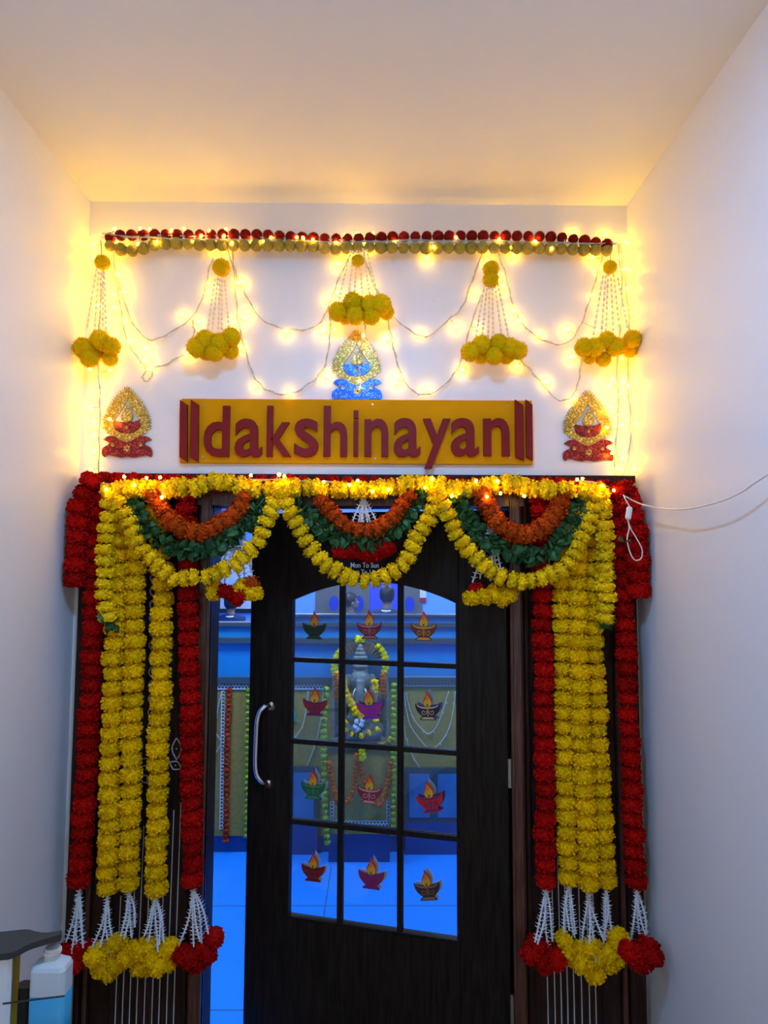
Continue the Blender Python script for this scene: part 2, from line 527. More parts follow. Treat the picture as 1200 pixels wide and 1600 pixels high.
for i, (x, y) in enumerate(((-1.0, .95), (.9, .95), (-1.2, 3.9), (1.2, 3.9), (-.9, 6.4), (1.2, 6.4))):
    t = thing('office_ceiling_panel_offscreen', (x, y, IZ - .03), 'square cool white ceiling panel lamp inside the office', 'ceiling lamp', 'office ceiling lamps')
    MB().box((x - .31, y - .31, IZ - .03), (x + .31, y + .31, IZ)).build('housing', WHITEP, t)
    MB().box((x - .28, y - .28, IZ - .036), (x + .28, y + .28, IZ - .0305)).build('diffuser_offscreen', DIFFI, t)

# reception counter
CY = 1.78
TAN = mat('olive tan cloth', (.40, .285, .055), rough=.9, var=.25, vscale=40, bump=.3, bscale=300)
CTB = mat('pale blue counter laminate', (.012, .24, .56), rough=.3, var=.12, vscale=4)
CTD = mat('dark counter edge', (.05, .075, .085), rough=.4)
PLN = mat('navy plinth', (.008, .05, .20), rough=.3)
zz = lambda py, Y=CY: P(590, py, Y).z
ctr = thing('reception_counter', (0, CY, 0), 'long reception counter with pale blue upper tiers and olive cloth front', 'counter')
CX0, CX1 = -2.6, 2.6
MB().box((CX0, CY + .01, 0), (CX1, CY + .5, zz(1306))).build('plinth', PLN, ctr)
MB().box((CX0, CY, zz(1306)), (CX1, CY + .5, zz(1068))).build('cloth_front', TAN, ctr)
MB().bbox((CX0, CY - .02, zz(1068)), (CX1, CY + .5, zz(1058)), .003).build('ledge', CTD, ctr)
MB().box((CX0, CY + .01, zz(1058)), (CX1, CY + .5, zz(1005))).build('fascia_panel', CTB, ctr)
MB().bbox((CX0, CY - .02, zz(1005)), (CX1, CY + .5, zz(997)), .003).build('ledge', CTD, ctr)
MB().box((CX0, CY + .04, zz(997)), (CX1, CY + .13, zz(979, CY + .04))).build('fascia_panel', CTB, ctr)
MB().bbox((CX0, CY + .02, zz(979, CY + .04)), (CX1, CY + .13, zz(973, CY + .04)), .003).build('ledge', CTD, ctr)
CX2 = P(420, 965, CY + .06).x
MB().box((CX2, CY + .06, zz(973, CY + .06)), (CX1, CY + .13, zz(963, CY + .06))).build('fascia_panel', CTB, ctr)
MB().bbox((CX2, CY + .04, zz(963, CY + .06)), (CX1, CY + .14, zz(960, CY + .06)), .003).build('counter_top', CTD, ctr)

# lace trims on the counter front
LACE = mat('white lace', (.70, .76, .80), rough=.8)


def lace(p0, p1, rows, parent, name='lace_trim', r=.0105):
    d = (p1 - p0); L = d.length; t = d.normalized(); up = Vector((0, -1, 0)).cross(t)
    B = MB(); k = 0; s_ = .021
    for j in range(rows):
        for i in range(int(L / s_)):
            c = p0 + t * (i * s_ + s_ / 2 + (j % 2) * s_ / 2) + up * (j * s_ * .9)
            pts = [c + (t * math.cos(a) + up * math.sin(a)) * r for a in [2 * math.pi * q / 7 for q in range(8)]]
            B.tube(pts, .0024, 3, False)
    B.tube([p0 - up * r, p1 - up * r], .003, 4)
    return B


LY = CY - .006
for k, (a, b_, rows, lab) in enumerate((((335, 1074), (388, 1074), 2, 'white lace edging along the counter beside the rust flower string'),
                                        ((452, 1074), (508, 1074), 2, 'white lace edging along the counter beside the green tassel'),
                                        ((626, 1069), (716, 1069), 3, 'white lace edging along the counter above the drooping wires'),
                                        ((349, 1080), (346, 1296), 1, 'vertical white lace strip next to the rust flower string'))):
    p0, p1 = P(*a, LY), P(*b_, LY)
    tag(lace(p0, p1, rows, None).build('lace_trim', LACE), lab, 'lace', None)

# marigold, pompom, leaf and bud meshes --------------------------------------------------------


def flower_mesh(name, m_, flat=.76, npet=230, seed=1, rag=.05, core=None):
    rd = random.Random(seed); B = MB()
    B.cur = 0
    k = math.sqrt(95 / npet)
    B.ico((0, 0, 0), .90, 2, (1, 1, flat))
    for i in range(npet):
        z = 1 - 2 * (i + .5) / npet; a = i * 2.39996 + rd.uniform(-.3, .3); q = math.sqrt(1 - z * z)
        q2 = (1 - abs(z) ** 2.8) ** (1 / 2.8)
        lump = 1 + .05 * math.sin(3 * a + seed) * q2
        nrm = Vector((q * math.cos(a), q * math.sin(a), z)); base = Vector((q2 * math.cos(a) * lump, q2 * math.sin(a) * lump, (abs(z) ** .8 if z > 0 else -abs(z) ** .8) * flat))
        nn = Vector((nrm.x, nrm.y, nrm.z / flat)).normalized()
        t1 = nn.orthogonal().normalized(); t2 = nn.cross(t1); an = rd.uniform(0, 6.283)
        u = t1 * math.cos(an) + t2 * math.sin(an); v = nn.cross(u)
        w0 = k * rd.uniform(.13, .20); h = 1 + rd.uniform(-rag, rag)
        b0 = base * .74; m0 = base * (.93 * h) + u * .02; tip = base * (1.0 * h) + u * k * rd.uniform(.12, .24) + nn * rd.uniform(-.02, .04)
        B.add([b0 - v * .05, b0 + v * .05, m0 + v * w0, m0 - v * w0, tip + v * w0 * .9 + nn * rd.uniform(-.03, .05), tip - v * w0 * .9 + nn * rd.uniform(-.03, .05)],
              [(0, 1, 2, 3), (3, 2, 4, 5)])
    return B.mesh(name, [m_])


def pom_mesh(name, m_, seed=1, rag=.06):
    rd = random.Random(seed); B = MB(); B.ico((0, 0, 0), .92, 3)
    B.v = [v * (1 + rd.uniform(-rag, rag)) for v in B.v]
    for i in range(340):
        z = 1 - 2 * (i + .5) / 340; a = i * 2.39996; q = math.sqrt(1 - z * z)
        nn = Vector((q * math.cos(a), q * math.sin(a), z)); t1 = nn.orthogonal().normalized(); t2 = nn.cross(t1); an = rd.uniform(0, 6.28)
        u = t1 * math.cos(an) + t2 * math.sin(an)
        B.add([nn * .85 + u * .075, nn * .85 - u * .075, nn * (1.04 + rd.uniform(-.06, .09)) + nn.cross(u) * rd.uniform(-.14, .14)], [(0, 1, 2)])
    return B.mesh(name, [m_])


def variants(fn, name, m_, n, **k): return [fn(name, m_, seed=11 * i + hash(name) % 7 * 0 + len(name), **k) for i in range(n)]


FL_R = variants(flower_mesh, 'flower', RED, 4)
FL_Y = variants(flower_mesh, 'flower', YEL, 4)
FL_S = variants(flower_mesh, 'flower', YEL2, 4, flat=.62, npet=85, rag=.13)
FL_O = variants(flower_mesh, 'flower', ORG, 4, flat=.75, npet=95, rag=.12)
PM_Y = variants(pom_mesh, 'pompom', POMY, 3)
PM_O = variants(pom_mesh, 'pompom', POMO, 3)
PM_R = variants(pom_mesh, 'pompom', POMR, 3)


def leaf_mesh(seed):
    rd = random.Random(seed); B = MB(); n = 5; vv = []; ff = []
    for i in range(n + 1):
        t = i / n; wd = .36 * math.sin(math.pi * min(1, t * .94 + .06)) ** .8; z = t; bend = .28 * t * t + rd.uniform(-.03, .03)
        for s_ in (-1, 0, 1):
            vv.append((s_ * wd, bend - (.16 * wd / .36 if s_ == 0 else rd.uniform(-.06, .06)), z))
    for i in range(n):
        for k in (0, 1): ff.append((i * 3 + k, i * 3 + k + 1, i * 3 + k + 4, i * 3 + k + 3))
    return B.add(vv, ff).mesh('leaf', [LEAF])


LEAVES = [leaf_mesh(i) for i in range(4)]


def rq(): return Quaternion(Vector((random.gauss(0, 1), random.gauss(0, 1), random.gauss(0, 1))).normalized(), random.uniform(0, 6.283))


def align(tg, spin=None, wob=.18):
    q = Vector((0, 0, 1)).rotation_difference(tg)
    w_ = Quaternion(Vector((random.uniform(-1, 1), random.uniform(-1, 1), 0)).normalized(), random.uniform(-wob, wob))
    return w_ @ q @ Quaternion((0, 0, 1), random.uniform(0, 6.283))


THREAD = mat('garland thread', (.35, .30, .12), rough=.8)


def string_flowers(root, path, meshes, r, step, name='flower', jit=.003, skip0=False):
    for p, tg in resample(path, step):
        s_ = r * random.uniform(.92, 1.08)
        place(name, random.choice(meshes), p + Vector((random.uniform(-jit, jit), random.uniform(-jit, jit), random.uniform(-jit, jit) * .5)), root, align(tg), (s_, s_, s_))
    MB().tube(path, .0015, 4).build('thread', THREAD, root)


def strand_mesh(L, seed, m_, spike=.0135, gap=.0155, sway=.02):
    "a hanging string of tuberose buds, hanging from the origin down -z"
    rd = random.Random(seed); B = MB(); pts = []; n = int(L / gap)
    ph = rd.uniform(0, 6); am = rd.uniform(-sway, sway)
    for i in range(n + 1):
        t = i / n; pts.append(Vector((am * math.sin(t * 3 + ph) * t, am * .5 * math.cos(t * 4 + ph) * t, -L * t)))
    B.tube(pts, .0030, 5)
    for i in range(n):
        a0 = rd.uniform(0, 6.28)
        for k in range(3):
            a = a0 + k * 2.094 + rd.uniform(-.3, .3); d = Vector((math.cos(a), math.sin(a), -rd.uniform(-.55, -.15)))
            o = pts[i]; e = o + d * spike * rd.uniform(.8, 1.25)
            u = d.cross(Vector((0, 0, 1))).normalized() * .0028; w_ = Vector((0, 0, .0034))
            B.add([o + u, o - u * .5 + w_, o - u * .5 - w_, e], [(0, 1, 3), (1, 2, 3), (2, 0, 3)])
    return B.mesh('bud_strand', [m_])


STR = [strand_mesh(.235, 3 + i, WHITEF) for i in range(4)]


def tassel(root, top, ends, meshes=STR, L=.235, name='bud_strand'):
    for e in ends:
        d = (e - top); q = Vector((0, 0, -1)).rotation_difference(d.normalized())
        place(name, random.choice(meshes), top, root, q @ Quaternion((0, 0, 1), random.uniform(0, 6.28)), (1, 1, d.length / L))


# ------------------------------------------------------------------ vertical garlands
def hanging(name, label, pts, meshes, r, step, Y, bottoms=None, strands=None, group=None, fr=None, bm=None, topY=None, bY=None):
    path = [P(a, b_, (topY if topY is not None and i == 0 else Y)) for i, (a, b_) in enumerate(pts)]
    root = thing(name, path[0], label, 'garland', group)
    string_flowers(root, smooth_path(path, 8), meshes, r, step)
    if strands:
        top = path[-1] + Vector((0, 0, -.03))
        tassel(root, top, [P(a, b_, Y - random.uniform(0, .03)) for a, b_ in strands])
    if bottoms:
        for a, b_ in bottoms:
            place('flower', random.choice(bm or meshes), P(a, b_, (Y if bY is None else bY) - random.uniform(-.012, .022)), root, rq(), [(fr or r * 1.05)] * 3)
    return root


GY = -.085
ST = .0515
hanging('marigold_garland', 'short red marigold garland on the outer edge by the sanitizer bottle', [(143, 752), (128, 790), (121, 840), (118, 905)], FL_R, .040, .050, -.10)
hanging('marigold_garland', 'long red marigold garland with white tassel outermost above the sanitizer bottle',
        [(158, 758), (151, 830), (146, 950), (143, 1050), (138, 1150), (132, 1250), (125, 1372)], FL_R, .036, ST, -.075,
        [(99, 1492), (116, 1505), (133, 1488), (120, 1484), (108, 1508)], [(105, 1472), (113, 1490), (125, 1480), (130, 1478), (118, 1486)], fr=.036)
hanging('marigold_garland', 'yellow marigold garland next to the outermost red one on the handle side',
        [(186, 778), (187, 850), (184, 950), (179, 1020), (177, 1100), (173, 1200), (171, 1300), (168, 1385)], FL_Y, .0365, ST, GY,
        [(150, 1494), (158, 1508), (169, 1516), (176, 1496), (161, 1489)], [(150, 1485), (165, 1495), (158, 1480), (177, 1470)], fr=.036)
hanging('marigold_garland', 'middle one of three yellow marigold garlands on the handle side',
        [(214, 775), (212, 850), (210, 950), (208, 1050), (207, 1100), (205, 1200), (203, 1300), (201, 1378)], FL_Y, .0365, ST, GY + .004,
        [(183, 1474), (186, 1502), (198, 1496), (212, 1486), (192, 1484)], [(190, 1480), (205, 1465), (217, 1445), (200, 1470)], fr=.036)
hanging('marigold_garland', 'yellow marigold garland beside the painted loops on the handle side',
        [(240, 800), (248, 850), (254, 900), (253, 1000), (251, 1100), (247, 1200), (245, 1300), (243, 1387)], FL_Y, .0365, ST, GY + .008,
        [(222, 1512), (232, 1478), (237, 1496), (249, 1508), (262, 1500), (264, 1482), (222, 1494)], [(230, 1488), (243, 1486), (256, 1474), (225, 1462), (262, 1468)], fr=.036)
hanging('marigold_garland', 'red marigold garland against the jamb on the handle side',
        [(291, 772), (293, 850), (294, 950), (296, 1050), (298, 1150), (300, 1250), (301, 1372)], FL_R, .0355, ST, GY + .006,
        [(285, 1491), (298, 1497), (312, 1488), (325, 1490), (334, 1466), (307, 1503)], [(288, 1475), (302, 1480), (312, 1472), (322, 1472), (331, 1455)], fr=.036)
hanging('marigold_garland', 'red marigold garland against the jamb on the hinge side',
        [(843, 775), (846, 850), (847, 950), (849, 1050), (850, 1150), (852, 1250), (853, 1374)], FL_R, .0355, ST, GY + .006,
        [(829, 1488), (845, 1497), (858, 1488), (870, 1499), (851, 1505), (838, 1478)], [(836, 1472), (845, 1475), (853, 1485), (868, 1473)], fr=.036)
hanging('marigold_garland', 'yellow marigold garland nearest the hinge side red one',
        [(890, 800), (880, 880), (876, 950), (877, 1000), (880, 1100), (882, 1200), (886, 1300), (888, 1370)], FL_Y, .035, ST, GY + .008,
        [(882, 1470), (889, 1485), (897, 1497), (905, 1487), (912, 1505)], [(875, 1465), (883, 1452), (898, 1466), (903, 1462)], fr=.036)
hanging('marigold_garland', 'middle one of three yellow marigold garlands on the hinge side',
        [(905, 800), (900, 880), (902, 950), (903, 1000), (906, 1100), (911, 1200), (917, 1300), (920, 1377)], FL_Y, .037, ST, GY - .004,
        [(929, 1520), (917, 1497), (935, 1495), (926, 1482), (905, 1503)], [(910, 1478), (927, 1500), (920, 1472), (935, 1465)], fr=.036)
hanging('marigold_garland', 'yellow marigold garland next to the outermost red one on the hinge side',
        [(928, 780), (926, 880), (927, 950), (928, 1000), (933, 1100), (937, 1200), (943, 1300), (947, 1374)], FL_Y, .0345, ST, GY + .01,
        [(950, 1488), (966, 1466), (962, 1497), (952, 1505), (969, 1480), (943, 1494)], [(944, 1475), (950, 1470), (957, 1468), (940, 1465)], fr=.036)
hanging('marigold_garland', 'long red marigold garland with white tassel outermost below the white plug',
        [(960, 772), (968, 850), (974, 950), (977, 1000), (981, 1100), (986, 1200), (990, 1300), (994, 1376)], FL_R, .035, ST, -.09,
        [(984, 1487), (1000, 1485), (1012, 1478), (1019, 1492), (1004, 1503), (992, 1496)], [(987, 1472), (1001, 1480), (1018, 1470), (1008, 1465)], fr=.036, bY=-.19)
hanging('marigold_garland', 'short red marigold garland behind the white plug', [(972, 765), (986, 800), (995, 850), (998, 922)], FL_R, .0395, .050, -.13)

# small loose marigold chains ending in a tuft of leaves
for nm, pts, tuft in (('loose marigold chain with leaf tuft beside the handle side red garlands', [(174, 772), (169, 810), (166, 870), (164, 930), (168, 965)], (167, 976)),
                      ('loose marigold chain with leaf tuft beside the hinge side red garlands', [(941, 772), (944, 820), (945, 880), (947, 940), (944, 966)], (946, 979))):
    path = smooth_path([P(a, b_, -.13) for a, b_ in pts], 8)
    root = thing('marigold_chain', path[0], nm, 'garland')
    string_flowers(root, path, FL_S, .031, .038, jit=.005)
    c = P(*tuft, -.13)
    for k in range(11):
        place('leaf', random.choice(LEAVES), c + Vector((random.uniform(-.012, .012), random.uniform(-.01, .01), random.uniform(-.012, .012))), root, rq(), [.042] * 3)

# ------------------------------------------------------------------ header garlands and swags
path = smooth_path([P(a, b_, -.075) for a, b_ in ((140, 752), (200, 752), (300, 756), (430, 756), (560, 758), (700, 760), (850, 758), (960, 764), (985, 772))], 8)
root = thing('marigold_garland', path[0], 'red marigold garland stretched along the door header behind the yellow chain', 'garland')
string_flowers(root, path, FL_R, .031, .052)
path = smooth_path([P(a, b_, -.125) for a, b_ in ((166, 768), (200, 764), (250, 764), (300, 761), (320, 754), (345, 752), (370, 758), (400, 765), (437, 764), (480, 763), (530, 766), (580, 765), (640, 757), (683, 758), (720, 766), (760, 759), (800, 756), (850, 766), (900, 766), (938, 768))], 6)
root = thing('marigold_chain', path[0], 'yellow marigold chain stretched along the door header', 'garland')
string_flowers(root, path, FL_S, .032, .034, jit=.007)
SW = {
    'handle side': [(172, 776), (190, 793), (200, 813), (208, 830), (222, 860), (238, 875), (258, 893), (272, 905), (292, 903), (315, 902), (333, 899), (350, 890), (370, 882), (385, 865), (397, 853), (407, 838), (414, 820), (422, 803), (430, 788), (437, 770)],
    'middle': [(443, 772), (450, 793), (462, 812), (475, 838), (490, 863), (505, 878), (525, 892), (545, 903), (572, 908), (597, 903), (621, 888), (637, 873), (647, 850), (658, 830), (670, 810), (676, 790), (682, 765)],
    'hinge side': [(688, 775), (697, 797), (708, 825), (720, 843), (738, 865), (757, 884), (783, 900), (813, 909), (838, 906), (863, 898), (885, 884), (897, 863), (907, 843), (917, 825), (926, 802), (933, 778)]}
WHERE = {'handle side': 'over the gap at the handle side', 'middle': 'over the middle of the door', 'hinge side': 'over the hinge side jamb'}
for k, pts in SW.items():
    path = smooth_path([P(a, b_, -.14) for a, b_ in pts], 6)
    root = thing('marigold_swag', path[0], 'deep yellow marigold swag looping down ' + WHERE[k], 'garland')
    string_flowers(root, path, FL_S, .029, .037, jit=.004)
OS = {'handle side': [(240, 772), (250, 790), (265, 812), (285, 826), (310, 832), (335, 822), (355, 812), (372, 798), (384, 778)],
      'middle': [(503, 782), (513, 796), (525, 808), (540, 820), (560, 828), (580, 828), (600, 819), (614, 808), (624, 795), (640, 774)],
      'hinge side': [(755, 772), (762, 790), (773, 808), (790, 826), (812, 836), (833, 833), (850, 822), (864, 806), (874, 790), (880, 772)]}
for k, pts in OS.items():
    path = smooth_path([P(a, b_, -.13) for a, b_ in pts], 6)
    root = thing('marigold_swag', path[0], 'rust orange marigold swag inside the leaves ' + WHERE[k], 'garland')
    string_flowers(root, path, FL_O, .0285 if k == 'middle' else .033, .033, jit=.004)
LS = {'handle side': [(212, 782), (220, 805), (236, 830), (262, 850), (295, 860), (330, 855), (360, 840), (385, 818), (405, 790), (412, 778)],
      'middle': [(455, 782), (475, 800), (500, 822), (530, 840), (565, 847), (600, 838), (625, 818), (645, 795), (658, 772)],
      'hinge side': [(712, 778), (725, 805), (745, 830), (775, 850), (810, 866), (845, 866), (870, 850), (892, 825), (905, 800), (912, 782)]}
for k, pts in LS.items():
    path = smooth_path([P(a, b_, -.115) for a, b_ in pts], 6)
    root = thing('leaf_swag', path[0], 'dark green leaf swag ' + WHERE[k], 'garland')
    MB().tube(path, .003, 5).build('stem', THREAD, root)
    for p, tg in resample(path, .0085):
        side_ = tg.cross(Vector((0, 1, 0))).normalized()
        for z_ in range(2):
            d = (side_ * (-1, 1)[z_] * random.uniform(.25, 1) + Vector((0, -random.uniform(.1, .8), 0)) + tg * random.uniform(-.7, .7) + Vector((0, 0, -.15))).normalized()
            q = Vector((0, 0, 1)).rotation_difference(d) @ Quaternion((0, 0, 1), random.uniform(0, 6.28))
            place('leaf', random.choice(LEAVES), p + Vector((0, random.uniform(-.008, .008), 0)), root, q, [random.uniform(.036, .054)] * 3)
# white bud tassels behind the swags
for lab, top, ends, fl in (('white bud tassel with yellow and red flowers over the gap at the handle side', (372, 790), [(345, 908), (356, 912), (369, 908), (382, 905), (394, 910), (362, 890)],
                            [(336, 923, 'y'), (355, 925, 'r'), (373, 932, 'r'), (379, 919, 'y'), (395, 927, 'y'), (392, 914, 'o')]),
                           ('white bud tassel with red flowers over the middle of the door', (568, 776), [(537, 850), (550, 856), (563, 852), (577, 856), (590, 852), (602, 848), (568, 860)],
                            [(533, 860, 'r'), (547, 863, 'r'), (558, 861, 'r'), (572, 864, 'r'), (587, 862, 'r'), (603, 857, 'r')]),
                           ('white bud tassel with red and yellow flowers over the hinge side jamb', (766, 800), [(745, 912), (754, 905), (765, 908), (776, 905), (786, 912), (772, 895)],
                            [(745, 926, 'r'), (738, 934, 'y'), (754, 932, 'y'), (773, 928, 'y'), (793, 928, 'y'), (783, 934, 'y')])):
    Y = -.095
    root = thing('bud_tassel', P(*top, Y), lab, 'tassel')
    tassel(root, P(*top, Y), [P(a, b_, Y) for a, b_ in ends])
    for a, b_, c in fl:
        place('flower', random.choice({'y': FL_Y, 'r': FL_R, 'o': FL_O}[c]), P(a, b_, Y - random.uniform(0, .02)), root, rq(), [.0345] * 3)

# ------------------------------------------------------------------ top pompom garlands and hanging pompom tassels
TY = -.055
for lab, pts, ms, r in (('red pompom garland strung across the wall under the ceiling', ((172, 372), (185, 368), (280, 367), (400, 367), (480, 372), (560, 373), (640, 370), (800, 369), (870, 371), (905, 375), (948, 382)), PM_R, .0205),
                        ('olive yellow pompom garland strung just under the red pompoms', ((172, 384), (195, 391), (213, 392), (230, 386), (262, 380), (340, 383), (420, 383), (480, 384), (520, 389), (560, 386), (640, 387), (760, 387), (850, 388), (900, 390), (948, 391)), PM_O, .0225)):
    path = smooth_path([P(a, b_, TY) for a, b_ in pts], 6)
    root = thing('pompom_garland', path[0], lab, 'garland')
    for p, tg in resample(path, .0425):
        s_ = r * random.uniform(.92, 1.1); place('pompom', random.choice(ms), p, root, rq(), [s_] * 3)
    MB().tube(path, .0014, 4).build('cord', THREAD, root)

BST = []
for i in range(4):
    rd = random.Random(i); B = MB(); L = .2; n = 11
    for k in range(n):
        z = -L * (k + .25 * i) / (n + 1); e = L / (n + 1); B.tube([(0, 0, z), (0, 0, z - e * .5)], [.0034, .0048], 6); B.tube([(0, 0, z - e * .5), (0, 0, z - e)], .0013, 4)
    BST.append(B.mesh('bead_strand', [CREAM]))
TS = [('corner tassel of yellow pompoms above the sanitizer side', (158, 376), [(160, 410, 12)], (160, 420), [(136, 520), (146, 524), (155, 518), (162, 516), (167, 520)], [(132, 545, 17), (157, 532, 16), (174, 541, 14), (172, 560, 12), (140, 560, 14), (150, 550, 13)], -.075),
      ('yellow pompom tassel between the sanitizer side corner and the blue lamp ornament', (346, 384), [(346, 418, 14)], (346, 432), [(322, 520), (332, 520), (340, 517), (348, 516), (357, 512)], [(308, 543, 16), (321, 532, 16), (343, 537, 16), (361, 527, 15), (335, 551, 14), (360, 548, 13), (322, 550, 13)], -.075),
      ('yellow pompom tassel directly above the blue lamp ornament', (560, 382), [(559, 408, 10)], (560, 388), [(530, 470), (542, 468), (554, 465), (566, 466), (578, 466), (592, 464)], [(528, 487, 15), (552, 473, 16), (555, 493, 15), (577, 476, 15), (595, 477, 17), (580, 494, 14), (604, 488, 12), (540, 495, 12)], -.075),
      ('yellow pompom tassel above the sign between the blue lamp and the cable corner', (767, 386), [(767, 420, 13), (767, 437, 13)], (767, 443), [(742, 532), (752, 530), (762, 528), (772, 528), (783, 528), (795, 532)], [(735, 550, 15), (752, 539, 15), (779, 537, 15), (797, 543, 15), (810, 548, 14), (752, 557, 12), (772, 556, 14), (791, 556, 13)], -.075),
      ('corner tassel of yellow pompoms above the cable plug', (954, 384), [(953, 418, 11)], (953, 428), [(927, 530), (937, 530), (946, 527), (957, 528), (968, 528), (982, 522)], [(913, 543, 15), (929, 543, 15), (948, 532, 14), (962, 542, 15), (988, 530, 14), (922, 558, 11), (943, 561, 12), (984, 548, 11)], -.075)]
for lab, hook, tops, t0, ends, poms, Y in TS:
    root = thing('pompom_tassel', P(*hook, Y), lab, 'tassel', 'pompom tassels under the ceiling')
    MB().tube([P(*hook, Y), P(*t0, Y)], .0016, 4).build('cord', THREAD, root)
    for a, b_, r in tops: place('pompom', random.choice(PM_Y), P(a, b_, Y), root, rq(), [r / 408] * 3)
    for a, b_ in ends:
        tassel(root, P(t0[0] + (a - t0[0]) * .38, t0[1], Y), [P(a + random.uniform(-2, 2), b_ + 4, Y - .02 * random.random())], BST, .2, 'bead_strand')
    for a, b_, r in poms:
        big = r >= 14
        place('pompom', random.choice(PM_Y), P(a, b_, max(Y - (.02 if big else -.012), -.12)), root, rq(), [r / 405] * 3)

# ------------------------------------------------------------------ sign board and letters
SY = -.018
p0, p1 = P(281, 723, SY), P(831, 626, SY)
sign = thing('name_sign', ((p0.x + p1.x) / 2, SY, p0.z), 'mustard sign board with raised red letters reading dakshinayan', 'sign')
MB().box((p0.x, SY, p0.z), (p1.x, 0, p1.z)).build('board', BOARD, sign)
LT = .016
for ch, x0, x1, y0, y1 in (('d', 317, 359, 713, 634), ('a', 366, 410, 714, 654), ('k', 416, 456, 713, 634), ('s', 459, 498, 714, 654), ('h', 505, 543, 713, 634), ('i', 552, 560, 713, 641),
                           ('n', 569, 607, 713, 654), ('a', 615, 657, 714, 653), ('y', 661, 704, 732, 654), ('a', 705, 748, 713, 653), ('n', 756, 796, 712, 653)):
    a = P(x0, y0, SY - LT); c = P(x1, y1, SY - LT)
    if ch == 'i':
        zd = P(x0, 654, SY - LT).z
        MB().box((a.x, SY - LT, a.z), (c.x, SY, zd - .006)).box((a.x, SY - LT, zd + .002), (c.x, SY, c.z)).build('letter', LETTER, sign)
        continue
    text_mesh(ch, LETTER, LT, a.x, c.x, a.z, c.z, SY, .016).build('letter', LETTER, sign)
for q in ([(281, 624), (292, 632), (292, 722), (280, 714)], [(298, 624), (310, 632), (309, 722), (296, 715)], [(805, 624), (818, 633), (819, 719), (806, 714)], [(822, 624), (832, 632), (833, 719), (823, 714)]):
    MB().prism(px2(q, SY - LT), SY - LT, SY).build('letter_bar', LETTER, sign)
for a, b_ in ((320, 634), (317, 714), (582, 632), (586, 716), (793, 634), (797, 716)):
    c = P(a, b_, SY); MB().tube([c, c + Vector((0, -.002, 0))], .004, 8).build('screw', SCREW, sign)


# ------------------------------------------------------------------ glitter lamp ornaments on the wall
def ray_poly(c, a, poly):
    d = (math.cos(a), math.sin(a)); best = 0
    for i in range(len(poly)):
        (x0, y0), (x1, y1) = poly[i], poly[(i + 1) % len(poly)]
        ex, ey = x1 - x0, y1 - y0; det = d[0] * (-ey) + ex * d[1]
        if abs(det) < 1e-12: continue
        t = ((x0 - c[0]) * (-ey) + ex * (y0 - c[1])) / det; s_ = (d[0] * (y0 - c[1]) - d[1] * (x0 - c[0])) / det
        if t > 0 and -1e-6 <= s_ <= 1 + 1e-6: best = max(best, t)
    return (c[0] + d[0] * best, c[1] + d[1] * best)


